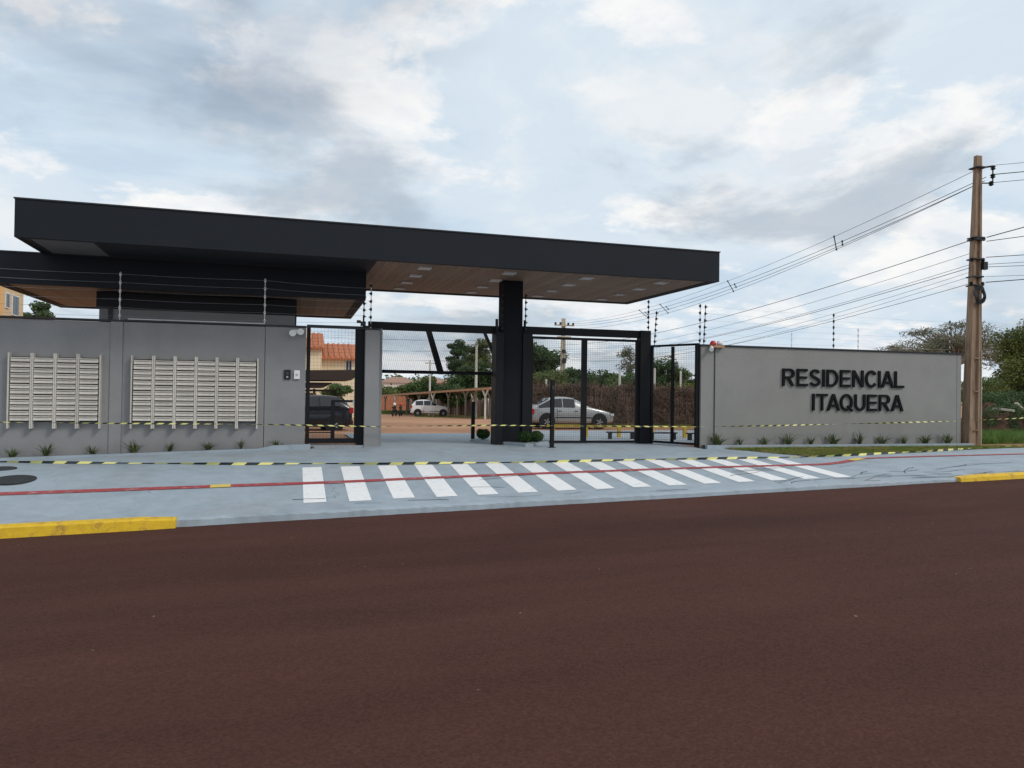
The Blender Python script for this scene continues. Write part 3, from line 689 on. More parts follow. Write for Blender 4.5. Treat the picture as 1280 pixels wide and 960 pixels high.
# ------------------------------------------------------------------ gates
def wire_mesh(O, U, V, sp, r):
    """welded wire panel spanned by U and V from O"""
    O = Vector(O); U = Vector(U); V = Vector(V); b = MB(); n = U.cross(V).normalized()
    nu = max(1, int(round(U.length/sp))); nv = max(1, int(round(V.length/sp)))
    for i in range(1, nu): b.bar(O+U*(i/nu)+n*r, O+U*(i/nu)+V+n*r, r*2, r*2, upv=n)
    for j in range(1, nv): b.bar(O+V*(j/nv)-n*r, O+V*(j/nv)+U-n*r, r*2, r*2, upv=n)
    return b
WR, WS = .0019, .055
gf = thing('gate_portal', 'black steel beam and post framing the raised vehicle gate', 'gate frame', (3.8, 20.7, 0))
MB().box(1.86, 5.518, 20.62, 20.80, 3.03, 3.24).build('beam', 'gate_metal', gf, bevel=.005)
MB().box(2.085, 2.20, 20.32, 20.80, -.08, 3.028).build('post', 'wall_grey', gf)
MB().box(5.30, 5.36, 20.42, 20.50, 3.052, 3.42).build('stub', 'gate_metal', gf)
gl = thing('vehicle_gate', 'black mesh vehicle gate tilted up and open left of the column', 'gate', (3.8, 21, 2))
lo, hi = Vector((0, 20.98, 1.90)), Vector((0, 23.25, 3.32))
def lp(x, t): return Vector((x, lo.y+(hi.y-lo.y)*t, lo.z+(hi.z-lo.z)*t))
nrm = (hi-lo).normalized().cross(Vector((1, 0, 0)))
GX0, GX1, GM = 2.0, 5.64, 3.89
for X, w, nm in ((GX0, .10, 'stile'), (GX1, .09, 'stile'), (GM, .17, 'middle_stile')):
    MB().bar(lp(X, 0), lp(X, 1), w, .06, upv=nrm).build(nm, 'gate_metal', gl)
for t_, nm, w in ((.02, 'bottom_rail', .10), (.985, 'top_rail', .09)):
    MB().bar(lp(GX0+.05, t_), lp(GM-.085, t_), w, .05, upv=nrm).build(nm, 'gate_metal', gl)
    MB().bar(lp(GM+.085, t_), lp(GX1-.045, t_), w, .05, upv=nrm).build(nm, 'gate_metal', gl)
for a, c in ((GX0+.05, GM-.085), (GM+.085, GX1-.045)):
    o = wire_mesh(lp(a, .03), Vector((c-a, 0, 0)), lp(0, .97)-lp(0, .03), WS, WR).build('wire_mesh', 'gate_wire', gl, fix=False); o['kind'] = 'stuff'
MB().bar((5.62, 20.9, 2.62), (5.58, 21.7, 2.42), .025).build('lift_arm', 'gate_metal', gl)
MB().bar((5.50, 20.9, 3.0), (5.62, 22.3, 2.74), .02).build('lift_arm', 'gate_metal', gl)

gr = thing('vehicle_gate', 'closed black mesh vehicle gate right of the column', 'gate', (8.1, 20.7, 0))
MB().box(6.082, 9.705, 20.62, 20.80, 3.055, 3.265).build('beam', 'gate_metal', gr, bevel=.005)
MB().box(9.71, 10.04, 20.56, 20.84, -.08, 3.27).build('post', 'gate_metal', gr, bevel=.005)
MB().box(6.12, 6.17, 20.45, 20.52, 3.052, 3.42).build('stub', 'gate_metal', gr)
MB().box(6.38, 9.69, 20.66, 20.72, 2.93, 3.0).build('top_rail', 'gate_metal', gr)
MB().box(6.38, 9.69, 20.66, 20.72, -.02, .05).build('bottom_rail', 'gate_metal', gr)
MB().box(6.365, 6.45, 20.655, 20.725, .052, 2.928).build('stile', 'gate_metal', gr)
MB().box(9.61, 9.695, 20.655, 20.725, .052, 2.928).build('stile', 'gate_metal', gr)
MB().box(7.92, 8.085, 20.655, 20.725, .052, 2.928).build('middle_stile', 'gate_metal', gr)
for a, c in ((6.45, 7.92), (8.085, 9.61)):
    o = wire_mesh((a, 20.69, .05), (c-a, 0, 0), (0, 0, 2.88), WS, WR).build('wire_mesh', 'gate_wire', gr, fix=False); o['kind'] = 'stuff'

gp = thing('pedestrian_gate', 'black mesh pedestrian gate beside the mailbox wall with a half-height rail', 'gate', (1, 20.1, 0))
MB().box(.275, .37, 20.05, 20.15, 0.0, 2.97).build('post', 'gate_metal', gp)
MB().box(1.54, 1.715, 20.05, 20.17, 0.0, 2.97).build('post', 'gate_metal', gp)
MB().box(.275, 1.715, 20.05, 20.15, 2.972, 3.045).build('lintel', 'cap_dark', gp)
MB().box(.372, 1.538, 20.07, 20.12, .05, .17).build('bottom_rail', 'gate_metal', gp)
MB().box(1.0, 1.538, 20.07, 20.12, 1.09, 1.15).build('middle_rail', 'gate_metal', gp)
MB().box(.90, .998, 20.065, 20.125, .172, 1.15).build('stile', 'gate_metal', gp)
MB().box(1.48, 1.537, 20.065, 20.125, .172, 2.97).build('stile', 'gate_metal', gp)
MB().box(1.44, 1.475, 20.02, 20.06, 1.0, 1.14).build('handle', 'galvanised', gp)
for k in range(5):
    MB().box(.372, .898, 20.08, 20.10, .30+.16*k, .33+.16*k).build('cross_bar', 'gate_metal', gp)
for (a, c, z0, z1) in ((.372, 1.48, 1.15, 2.97), (.998, 1.48, .17, 1.09), (.372, .90, .17, 1.15)):
    o = wire_mesh((a, 20.095, z0), (c-a, 0, 0), (0, 0, z1-z0), WS*1.55, WR*.85).build('wire_mesh', 'gate_wire', gp, fix=False); o['kind'] = 'stuff'
MB().box(.265, 1.712, 19.88, 20.3, -.25, -.002).build('threshold', 'pavement_paint', gp)
t = thing('gate_sensor', 'small dark camera on the gate frame above the pedestrian gate', 'camera', (1.66, 20.0, 3.1))
MB().box(1.60, 1.72, 19.86, 20.02, 3.05, 3.16).build('case', 'black_plastic', t); MB().box(1.50, 1.60, 19.90, 19.97, 3.12, 3.19).build('lens_hood', 'black_plastic', t); MB().bar((1.68, 20.0, 3.04), (1.68, 20.06, 3.30), .04).build('bracket', 'gate_metal', t)

gs = thing('pedestrian_gate', 'angled black mesh side gate between the right gate post and the lettered wall', 'gate', (10.4, 20, 0))
A, B = Vector((10.07, 20.62, 0)), Vector((10.83, 19.17, 0)); D = B-A
def sp_(t, z): p = A+D*t; return (p.x, p.y, z)
MB().bar(sp_(.03, -.05), sp_(.03, 2.82), .07).build('post', 'gate_metal', gs)
MB().bar(sp_(.97, -.05), sp_(.97, 2.82), .10).build('post', 'gate_metal', gs)
MB().bar(sp_(.47, .02), sp_(.47, 2.78), .075).build('middle_stile', 'gate_metal', gs)
MB().bar(sp_(0, 2.82), sp_(1, 2.82), .06).build('top_rail', 'gate_metal', gs)
MB().bar(sp_(0, .03), sp_(1, .03), .06).build('bottom_rail', 'gate_metal', gs)
for a, c in ((.05, .45), (.49, .95)):
    o = wire_mesh(sp_(a, .05), D*(c-a), (0, 0, 2.74), WS, WR).build('wire_mesh', 'gate_wire', gs, fix=False); o['kind'] = 'stuff'

# ------------------------------------------------------------------ electric fence
def epost(x, y, z0, z1, label, mi, side=1, n=6, rod='galvanised', lean=0.0):
    root = thing('electric_fence_post', label, 'fence post', (x, y, z0), 0, 'electric fence posts')
    MB().tube([(x, y, z0), (x+lean, y, z1)], .011, 6).build('rod', rod, root)
    for k in range(n):
        z = z0+.10+(z1-z0-.16)*k/(n-1)
        xx = x+lean*(z-z0)/(z1-z0)
        b = MB(); b.tube([(xx, y, z-.045), (xx, y, z-.03), (xx, y, z), (xx, y, z+.03), (xx, y, z+.045)], [.015, .026, .030, .026, .015], 8)
        if side: b.tube([(xx, y, z), (xx+.055*side, y-.02, z)], [.018, .014], 6)
        b.build('insulator', mi, root)
    return root
epost(-7.4, 20.14, 2.99, 4.15, 'white electric fence post left of the narrower mailbox bank', 'white_plastic')
epost(-4.04, 20.14, 2.99, 4.15, 'white electric fence post on the wall between the two mailbox banks', 'white_plastic', 0, 6, 'white_plastic')
epost(-.75, 20.14, 3.0, 4.17, 'white electric fence post on the wall right of the wider mailbox bank', 'white_plastic', 0, 6, 'white_plastic')
epost(1.86, 20.02, 2.985, 4.16, 'plain white fence post on top of the slim gate pillar', 'insulator', -1, 6, 'white_plastic')
epost(1.70, 20.22, 3.05, 4.05, 'black fence post with dark insulators left of the white pillar post', 'insulator', 1, 6, 'gate_metal')
epost(5.47, 20.40, 3.06, 4.15, 'row of black insulators along the left face of the column', 'insulator', -1, 6, 'gate_metal')
epost(6.14, 20.40, 3.06, 4.15, 'row of black insulators along the right face of the column', 'insulator', 1, 6, 'gate_metal')
epost(9.97, 20.6, 3.27, 4.18, 'grey fence post with double black insulators on the right gate post', 'insulator', -1)
epost(10.12, 20.5, 2.85, 3.85, 'leaning fence post just right of the right gate post', 'insulator', 1, 6, 'gate_metal', .06)
epost(10.87, 19.2, 2.82, 3.95, 'left one of the fence post pair on the corner of the lettered wall', 'insulator', -1)
epost(11.02, 19.25, 2.82, 3.94, 'right one of the fence post pair on the corner of the lettered wall', 'insulator', 1, 6, 'gate_metal', .05)
epost(15.27, 19.2, 2.815, 3.87, 'fence post above the word endings on the lettered wall', 'insulator', 0)
epost(19.52, 19.2, 2.815, 3.83, 'fence post on the far right end of the lettered wall', 'insulator', 0)
epost(19.75, 27.4, 2.79, 4.06, 'distant fence post on the side wall, left of the two', 'white_plastic', 0)
epost(19.75, 23.5, 2.79, 3.93, 'distant fence post on the side wall, right of the two', 'white_plastic', 0)
def ewires(path, label, zs, r=.0028):
    root = thing('electric_fence_wires', label, 'fence wires', path[0], 0, 'electric fence wires')
    for k in range(6):
        b = MB(); pts = []
        for (p, q), (z0, z1) in zip(zip(path, path[1:]), zip(zs, zs[1:])):
            for i in range(9):
                t = i/8; za = z0[0]+.10+(z0[1]-z0[0]-.16)*k/5; zb = z1[0]+.10+(z1[1]-z1[0]-.16)*k/5
                pts.append((p[0]+(q[0]-p[0])*t, p[1]+(q[1]-p[1])*t, za+(zb-za)*t-.02*math.sin(math.pi*t)))
        pts = [p for i, p in enumerate(pts) if i == 0 or (Vector(p)-Vector(pts[i-1])).length > 1e-4]
        b.tube(pts, r, 4); b.build('wire', 'galvanised', root)
ewires([(-14, 20.10, 0), (-7.4, 20.10, 0), (-4.04, 20.10, 0), (-.75, 20.10, 0), (1.72, 20.10, 0)], 'pale horizontal wires strung above the mailbox wall', [(2.99, 4.15), (2.99, 4.15), (2.99, 4.15), (3.0, 4.17), (3.05, 4.10)])
ewires([(11.02, 19.16, 0), (15.27, 19.16, 0), (19.52, 19.16, 0)], 'thin horizontal wires strung above the lettered wall', [(2.82, 3.94), (2.815, 3.87), (2.815, 3.83)], .0018)

# ------------------------------------------------------------------ caution tape
def tape(pts, w, label, twist, seg=.13, ground=False):
    """ribbon with slanted yellow and black stripes"""
    d = []
    for a, c in zip(pts, pts[1:]):
        a = Vector(a); c = Vector(c); n = max(1, int((c-a).length/(seg/2)))
        for i in range(n): d.append(a+(c-a)*(i/n))
    d.append(Vector(pts[-1]))
    b = MB(); rr = random.Random(len(d)); ph = 0; prev = None
    for i, p in enumerate(d):
        dr = (d[min(i+1, len(d)-1)]-d[max(i-1, 0)]).normalized()
        ph += twist*(.5+rr.random())
        side = dr.cross(Vector((0, 0, 1))).normalized(); upn = side.cross(dr)
        wv = (side*math.cos(ph)+upn*math.sin(ph))*w/2
        if ground: wv = side*(w/2*math.cos(ph)*.6)+Vector((0, 0, w*.42*(.72+.28*math.sin(ph))))
        q = Vector(p)
        if ground: q.z = gz(q.x, q.y)+w*.45
        sl = dr*.03
        cur = (q-wv-sl, q+wv+sl)
        if prev: b.add([prev[0], prev[1], cur[1], cur[0]], [(0, 1, 2, 3)], (i//2) % 2)
        prev = cur
    o = b.build('caution_tape', ['tape_yellow', 'tape_black'], fix=False, base=pts[0]); return tag(o, label, 'caution tape', 'caution tapes')
ut = [(-13.5, 19.55, .60), (-6.37, 19.56, .58), (-4.25, 19.56, .56), (-.8, 19.58, .54), (2.0, 19.66, .49), (5.12, 19.6, .53), (6.6, 19.34, .53), (9.26, 19.02, .53), (10.73, 18.88, .53), (13.13, 18.86, .57), (16.63, 18.83, .65), (19.5, 18.72, .73), (21.78, 18.5, .84), (30, 17.8, 1.1)]
tape(ut, .034, 'black and yellow caution tape strung at knee height along walls and gates', .05)
ltp = [(-13, 19.5, 0), (-6.37, 18.9, 0), (-4.6, 18.1, 0), (-3.04, 17.5, 0), (-1.09, 17.0, 0), (1.86, 16.52, 0), (4.63, 16.32, 0), (7.71, 16.3, 0), (10.6, 16.2, 0), (11.89, 16.13, 0), (13.87, 16.3, 0), (15.99, 16.7, 0), (20.4, 18.05, 0), (24, 18.5, 0), (40, 18.6, 0)]
tape(ltp, .068, 'black and yellow caution tape lying across the pavement behind the crossing', .22, .26, True)

# ------------------------------------------------------------------ posts, planters, rail, benches
def bollard(x, y, h, label):
    z = gz(x, y); root = thing('sensor_post', label, 'post', (x, y, z), 0, 'sensor posts')
    MB().box(x-.05, x+.05, y-.05, y+.05, z-.03, z+h).build('shaft', 'gate_metal', root, bevel=.006)
    MB().box(x-.085, x+.085, y-.085, y+.085, z-.02, z+.012).build('base_plate', 'gate_metal', root)
    MB().box(x-.03, x+.03, y-.062, y-.05, z+h-.25, z+h-.15).build('sensor_eye', 'car_glass', root)
bollard(5.12, 22.3, 1.17, 'black sensor post standing left of the column inside the gate')
bollard(6.62, 19.42, 1.80, 'tall black sensor post in front of the closed vehicle gate')
isl = MB(); zi = -.06
isl.prism([(5.05, 22.3), (5.08, 21.2), (5.30, 20.87), (5.52, 20.87), (5.52, 22.3)], 'z', zi-.06, zi+.075)
isl.prism([(5.60, 20.34), (5.95, 19.62), (6.12, 19.60), (6.95, 20.62), (6.36, 20.62), (6.36, 20.40), (6.08, 20.40), (6.08, 20.46), (5.52, 20.46)], 'z', zi-.06, zi+.10)
tag(isl.build('planter_kerb', 'pavement_paint', bevel=.012, base=(6.1, 20.2, zi)), 'pale wedge-shaped planter kerb at the foot of the column', 'planter')

def leafcloud(b, c, rad, n, size, rr, shell=.55):
    cx, cy, cz = c; rx, ry, rz = rad
    for _ in range(n):
        while True:
            p = Vector((rr.uniform(-1, 1), rr.uniform(-1, 1), rr.uniform(-1, 1)))
            if shell <= p.length <= 1.0: break
        q = Vector((cx+p.x*rx, cy+p.y*ry, cz+p.z*rz))
        d = Vector((rr.gauss(0, 1), rr.gauss(0, 1), rr.gauss(0, 1)))
        nrm_ = (p.normalized()*.8+d*.5).normalized()
        u = nrm_.orthogonal().normalized(); v = nrm_.cross(u); a = rr.uniform(0, 6.28)
        u2 = (u*math.cos(a)+v*math.sin(a))*size*rr.uniform(.6, 1.3); v2 = (v*math.cos(a)-u*math.sin(a))*size*rr.uniform(.35, .6)
        o = len(b.v); b.v += [tuple(q-u2), tuple(q+v2), tuple(q+u2), tuple(q-v2)]; b.f.append((o, o+1, o+2, o+3)); b.mi.append(0)
def shrub(x, y, r, label, seed):
    z = gz(x, y)+.08; root = thing('shrub', label, 'shrub', (x, y, z-.06), 0, 'clipped shrubs by the column')
    rr = random.Random(seed); b = MB()
    leafcloud(b, (x, y, z+r*.72), (r, r, r*.72), 1500, .026, rr, .72)
    for _ in range(5): leafcloud(b, (x+rr.uniform(-r, r)*.5, y+rr.uniform(-r, r)*.5, z+r*.9), (r*.5, r*.5, r*.6), 220, .024, rr, .3)
    b.build('crown', 'bush_leaf', root, fix=False)
    MB().tube([(x, y, z-.10), (x+.01, y, z+r*.6), (x, y, z+r)], [.025, .02, .01], 6).build('stem', 'bark', root)
shrub(6.06, 20.12, .205, 'round clipped green shrub touching the right side of the column', 1)
shrub(6.46, 20.28, .21, 'round clipped green shrub beside the tall black sensor post', 2)
shrub(5.34, 21.9, .20, 'dark little shrub left of the column foot', 3)

yr = thing('parking_rail', 'low yellow rail on short posts in front of the silver car', 'rail', (10.5, 24.4, 0))
pA, pB = Vector((8.3, 24.9, 0)), Vector((13.2, 23.9, 0))
MB().bar((pA.x, pA.y, .30), (pB.x, pB.y, .30), .09, .075).build('rail', 'yellow_rail', yr)
for k in range(5):
    p = pA+(pB-pA)*(.04+.23*k); MB().box(p.x-.06, p.x+.06, p.y-.05, p.y+.05, gz(p.x, p.y)-.02, .262).build('post', 'yellow_rail', yr)
def bench(x, y, w, label):
    z = gz(x, y); root = thing('bench', label, 'bench', (x, y, z), 0, 'low dark benches behind the gate')
    for dy in (-.1, .03): MB().box(x-w/2, x+w/2, y+dy, y+dy+.11, z+.20, z+.24).build('slat', 'bench_dark', root)
    for dx in (-w/2+.06, w/2-.1): MB().box(x+dx, x+dx+.05, y-.09, y+.13, z-.01, z+.198).build('leg', 'bench_dark', root)
bench(10.3, 23.2, .95, 'low dark bench seen through the closed gate by the yellow rail')
bench(11.55, 22.7, .95, 'low dark bench seen through the angled side gate, left one')
bench(12.62, 22.3, .8, 'low dark bench seen through the angled side gate, at the wall corner')

# ------------------------------------------------------------------ spiky plants along the walls
def spiky(seed, n=34, h=.36):
    rr = random.Random(seed); b = MB()
    for i in range(n):
        a = rr.uniform(0, 6.28); L = h*rr.uniform(.65, 1.25); out = rr.uniform(.18, 1.0); w = rr.uniform(.010, .018)
        r0 = rr.uniform(0, .05); d = Vector((math.cos(a), math.sin(a), 0)); s = Vector((-d.y, d.x, 0)); prev = None
        for k in range(5):
            t = k/4; p = d*(r0+L*out*(.35*t+.65*t*t)) + Vector((0, 0, L*(t-.38*out*t*t))); ww = w*(1-t)**.6 + .001
            cur = (p-s*ww, p+s*ww)
            if prev: b.add([prev[0], prev[1], cur[1], cur[0]], [(0, 1, 2, 3)])
            prev = cur
    me = b.build('spiky_plant', 'spiky_leaf', fix=False).data; bpy.data.objects.remove(bpy.data.objects['spiky_plant']); return me
PM = [spiky(s, 30+4*(s % 3), .34+.03*(s % 2)) for s in range(5)]
def plant(x, y, z, s, label, grp, k):
    o = bpy.data.objects.new('spiky_plant', PM[k % 5]); COL.objects.link(o); o.location = (x, y, z); o.scale = (s*1.5, s*.7, s*.98); o.rotation_euler = (0, 0, k*1.3)
    tag(o, label, 'plant', grp)
LX = [(10, .9), (53, 1.25), (110, .95), (161, 1.2), (209, 1.0), (256, .9), (300, 1.0), (346, .85)]
for k, X in enumerate([-6.15, -5.45, -4.50, -3.62, -2.84, -2.0, -1.24, -.40]):
    plant(X, 19.86, gz(X, 19.7)+.02, [.75, 1.0, .7, .95, .8, .7, .8, .65][k], 'spiky green plant below the mailbox wall, %s from the left' % ORD[k], 'spiky plants below the mailbox wall', k)
for k, px in enumerate([11.30, 12.02, 12.78, 13.58, 14.32, 15.10, 16.0, 16.78, 17.58, 18.36, 19.22]):
    plant(px, 18.95, .0, [1.15, .85, .95, 1.15, .9, 1.1, 1.3, 1.1, .95, 1.05, 1.1][k]*.95, 'spiky green plant below the lettered wall, %s from the gates' % ORD[k], 'spiky plants below the lettered wall', k+2)

# ------------------------------------------------------------------ grass
def blades(b, poly, n, h, rr, zf):
    xs_ = [p[0] for p in poly]; ys_ = [p[1] for p in poly]
    def inside(x, y):
        c = False; j = len(poly)-1
        for i in range(len(poly)):
            xi, yi = poly[i]; xj, yj = poly[j]
            if (yi > y) != (yj > y) and x < (xj-xi)*(y-yi)/(yj-yi)+xi: c = not c
            j = i
        return c
    k = 0
    while k < n:
        x = rr.uniform(min(xs_), max(xs_)); y = rr.uniform(min(ys_), max(ys_))
        if not inside(x, y): continue
        k += 1; z = zf(x, y); a = rr.uniform(0, 3.14); hh = h*rr.uniform(.5, 1.3); w = rr.uniform(.006, .012)*max(1, h*6)
        dx, dy = math.cos(a)*w, math.sin(a)*w; lx, ly = rr.gauss(0, hh*.5), rr.gauss(0, hh*.5)
        o = len(b.v); b.v += [(x-dx, y-dy, z), (x+dx, y+dy, z), (x+lx, y+ly, z+hh)]; b.f.append((o, o+1, o+2)); b.mi.append(0)
gp_ = [(11.35, 18.66), (11.7, 18.0), (12.05, 16.9), (12.3, 16.45), (13.1, 16.35), (14.2, 16.42), (16.0, 16.75), (18.2, 17.35), (20.2, 17.85), (24, 18.0), (30, 18.0), (30, 18.66)]
lawn = MB(); lawn.f.append(tuple(range(len(gp_)))); lawn.mi.append(0)
lawn.v = [(x, y, gz(x, y)+.008) for x, y in gp_]
# the soil under the strip follows the pavement in small cells
cells = grid(frange(11.2, 30, .2), frange(16.2, 18.66, .1), lambda x, y: gz(x, y)+.010, None)
def inpoly(x, y, poly):
    c = False; j = len(poly)-1
    for i in range(len(poly)):
        xi, yi = poly[i]; xj, yj = poly[j]
        if (yi > y) != (yj > y) and x < (xj-xi)*(y-yi)/(yj-yi)+xi: c = not c
        j = i
    return c
cells = grid(frange(11.2, 30, .1), frange(16.26, 18.66, .08), lambda x, y: gz(x, y)+.010, lambda x, y: inpoly(x, y, gp_))
tag(cells.build('lawn_soil', 'grass', fix=False), kind='structure')
b = MB(); blades(b, gp_, 40000, .055, random.Random(5), lambda x, y: gz(x, y)+.008)
tag(b.build('grass', 'grass', fix=False), 'short yellow green grass strip in front of the lettered wall', 'grass', kind='stuff')

# ------------------------------------------------------------------ cars
def car(label, paint, loc, heading, L=3.95, W=1.64, H=1.42, style='hatch', scale=1.0):
    """local frame: +x is the nose, origin on the ground at the middle"""
    root = thing('parked_car', label, 'car', loc, heading)
    hw = W/2
    # stations: x, ground clearance z, belt z, roof z, half width at belt, half width at roof
    if style == 'hatch':
        S = [(0, .34, .62, .62, .66, .60), (.04, .24, .86, .86, .74, .68), (.30, .20, .92, 1.00, .79, .68), (.95, .18, .93, 1.36, .81, .60), (1.45, .18, .92, H, .815, .59), (2.05, .18, .91, H-.02, .815, .59), (2.62, .18, .90, 1.02, .81, .68), (2.85, .18, .89, .91, .80, .74), (3.50, .19, .78, .80, .76, .66), (3.85, .22, .66, .68, .66, .52), (3.95, .32, .52, .53, .56, .40)]
        wx = (.72, 3.16); glass = [(2, 3), (3, 4), (4, 5)]; rear, front = (2, 3), (5, 6)
    else:
        S = [(0, .38, .70, .70, .66, .60), (.04, .28, .98, .98, .76, .70), (.14, .25, 1.0, 1.08, .79, .70), (.42, .24, 1.0, 1.46, .81, .60), (1.2, .24, .99, H, .82, .60), (1.9, .24, .98, H-.03, .82, .60), (2.52, .24, .97, 1.06, .81, .70), (2.72, .24, .96, .98, .80, .74), (3.30, .24, .88, .90, .77, .68), (3.58, .26, .74, .76, .68, .56), (3.68, .36, .58, .59, .58, .46)]
        wx = (.66, 3.05); glass = [(3, 4), (4, 5), (5, 6)]; rear, front = (2, 3), (5, 6)
    fx = L/S[-1][0]; S = [(s[0]*fx,)+s[1:] for s in S]; wx = tuple(w*fx for w in wx); k_ = hw/.82
    def ring(s):
        x, zb, zl, zr, wl_, wr_ = s
        wl_ *= k_; wr_ *= k_; zm = zb+(zl-zb)*.45
        half = [(wl_*.88, zb), (wl_*1.0, zb+.08), (wl_*1.015, zm), (wl_*.985, zl), (wr_, zr-.02 if zr > zl+.05 else zr-.005), (wr_*.72, zr+.012), (0, zr+.022)]
        pts = [(x-L/2, -y, z) for y, z in half] + [(x-L/2, y, z) for y, z in reversed(half[:-1])]
        return pts
    b = MB(); rings = [ring(s) for s in S]; n = len(rings[0])
    for r_ in rings: b.v += r_
    for i in range(len(rings)-1):
        for j in range(n-1):
            b.f.append((i*n+j, i*n+j+1, (i+1)*n+j+1, (i+1)*n+j)); b.mi.append(0)
        b.f.append((i*n+n-1, i*n, (i+1)*n, (i+1)*n+n-1)); b.mi.append(0)
    b.f.append(tuple(range(n))); b.mi.append(0); b.f.append(tuple((len(rings)-1)*n+j for j in reversed(range(n)))); b.mi.append(0)
    def local(mb, name, m, smooth=False, parent=None):
        me = bpy.data.meshes.new(name); me.from_pydata(mb.v, [], mb.f); me.materials.append(MATS[m])
        bm = bmesh.new(); bm.from_mesh(me); bmesh.ops.recalc_face_normals(bm, faces=bm.faces); bm.to_mesh(me); bm.free()
        if smooth: me.polygons.foreach_set('use_smooth', [True]*len(me.polygons))
        o = bpy.data.objects.new(name, me); COL.objects.link(o); o.parent = parent or root; return o
    body = local(b, 'body', paint, True)
    sd = body.modifiers.new('subsurf', 'SUBSURF'); sd.levels = 1; sd.render_levels = 2
    # side glass: panels lying just outside the cabin sides
    def lerp(a, c, t): return tuple(a[q]+(c[q]-a[q])*t for q in range(3))
    for sgn in (0, 1):
        for gi, (i, j) in enumerate(glass):
            a0, a1 = (rings[i][3], rings[i][4]) if sgn == 0 else (rings[i][n-4], rings[i][n-5])
            c0, c1 = (rings[j][3], rings[j][4]) if sgn == 0 else (rings[j][n-4], rings[j][n-5])
            q = [lerp(lerp(a0, c0, .06), lerp(a1, c1, .06), .08), lerp(lerp(a0, c0, .94), lerp(a1, c1, .94), .08), lerp(lerp(a0, c0, .94), lerp(a1, c1, .94), .86), lerp(lerp(a0, c0, .06), lerp(a1, c1, .06), .86)]
            dy = -.03 if sgn == 0 else .03
            mb = MB(); o2 = [(p[0], p[1]+dy, p[2]+.01) for p in q]; mb.add(o2+[(p[0], p[1]-dy*.6, p[2]) for p in q], [(0, 1, 2, 3), (4, 7, 6, 5), (0, 4, 5, 1), (1, 5, 6, 2), (2, 6, 7, 3), (3, 7, 4, 0)])
            local(mb, 'side_window', 'car_glass')
    for nm, (i, j) in (('rear_window', rear), ('windscreen', front)):
        a, c = rings[i], rings[j]; lo_, hi_ = (a, c) if nm == 'rear_window' else (c, a)
        p0, p1 = Vector(lo_[5]), Vector(lo_[n-6]); p2, p3 = Vector(hi_[n-6]), Vector(hi_[5])
        off = Vector((-.015 if nm == 'rear_window' else .015, 0, .015)); mb = MB()
        q = [p0.lerp(p3, .1)+off, p1.lerp(p2, .1)+off, p1.lerp(p2, .9)+off, p0.lerp(p3, .9)+off]; q2 = [v-off*.6 for v in q]
        mb.add(q+q2, [(0, 1, 2, 3), (4, 7, 6, 5), (0, 4, 5, 1), (1, 5, 6, 2), (2, 6, 7, 3), (3, 7, 4, 0)]); local(mb, nm, 'car_glass')
    for x in wx:
        for sg in (-1, 1):
            wr_ = .29; y = sg*(hw-.085)
            mb = MB().disc((x-L/2, sg*(hw-.055), wr_+.04), wr_+.075, 'y', .13, 24); local(mb, 'wheel_arch', 'black_plastic')
            mb = MB(); N_ = 24; prof = [(wr_-.05, -.09), (wr_-.01, -.085), (wr_, -.05), (wr_, .05), (wr_-.01, .085), (wr_-.05, .09), (wr_*.55, .07), (wr_*.55, -.07)]
            o0 = 0
            for k in range(N_):
                a = 2*math.pi*k/N_
                for (r_, yy) in prof: mb.v.append((x-L/2+r_*math.cos(a), y+yy+sg*.012, wr_+r_*math.sin(a)))
            for k in range(N_):
                for q in range(8):
                    mb.f.append((k*8+q, k*8+(q+1) % 8, ((k+1) % N_)*8+(q+1) % 8, ((k+1) % N_)*8+q))
            tyre = local(mb, 'wheel', 'tyre', False)
            mb = MB().disc((x-L/2, y+sg*.055, wr_), wr_*.62, 'y', .06, 18)
            for k in range(5):
                a = 2*math.pi*k/5; mb.bar((x-L/2, y+sg*.092, wr_), (x-L/2+.15*math.cos(a), y+sg*.092, wr_+.15*math.sin(a)), .05, .02, upv=(0, 1, 0))
            local(mb, 'rim', 'rim', False, tyre)
    for sg in (-1, 1):
        z = S[1][2]-.12
        mb = MB().box(-L/2-.012, -L/2+.14, sg*(hw*.84)-.09, sg*(hw*.84)+.09, z-.10, z+.13); local(mb, 'tail_light', 'tail_red')
        zf_ = S[-2][2]-.08; mb = MB().box(L/2-.22*fx, L/2-.06, sg*hw*.70-.14, sg*hw*.70+.14, zf_-.02, zf_+.10); local(mb, 'headlight', 'head_clear')
        mb = MB().box(2.38*fx-L/2, 2.52*fx-L/2, sg*(hw+.04)-.07, sg*(hw+.04)+.07, .92, 1.03); local(mb, 'mirror', paint)
        for xd in (1.25, 2.0): mb = MB().box(xd*fx-L/2, xd*fx-L/2+.13, sg*(hw+.004)-.012, sg*(hw+.004)+.012, .76, .79); local(mb, 'door_handle', 'black_plastic')
        mb = MB().box(wx[0]+.36-L/2, wx[1]-.36-L/2, sg*(hw-.01)-.014, sg*(hw-.01)+.014, .46, .51); local(mb, 'side_trim', 'black_plastic')
        for xd in (1.18, 2.28): mb = MB().box(xd*fx-L/2, xd*fx-L/2+.012, sg*(hw-.004)-.012, sg*(hw-.004)+.012, .32, .88); local(mb, 'door_seam', 'black_plastic')
    mb = MB().box(-L/2-.03, -L/2+.02, -.62*hw/.82, .62*hw/.82, .30, .48); local(mb, 'bumper', paint)
    mb = MB().box(-L/2-.045, -L/2-.031, -.2, .2, .52, .64); local(mb, 'licence_plate', 'plate')
    return root
car('silver hatchback parked behind the closed vehicle gate by the brown fence', 'car_silver', (12.05, 33, gz(12, 33)), R(-2.5), 3.95, 1.64, 1.40)
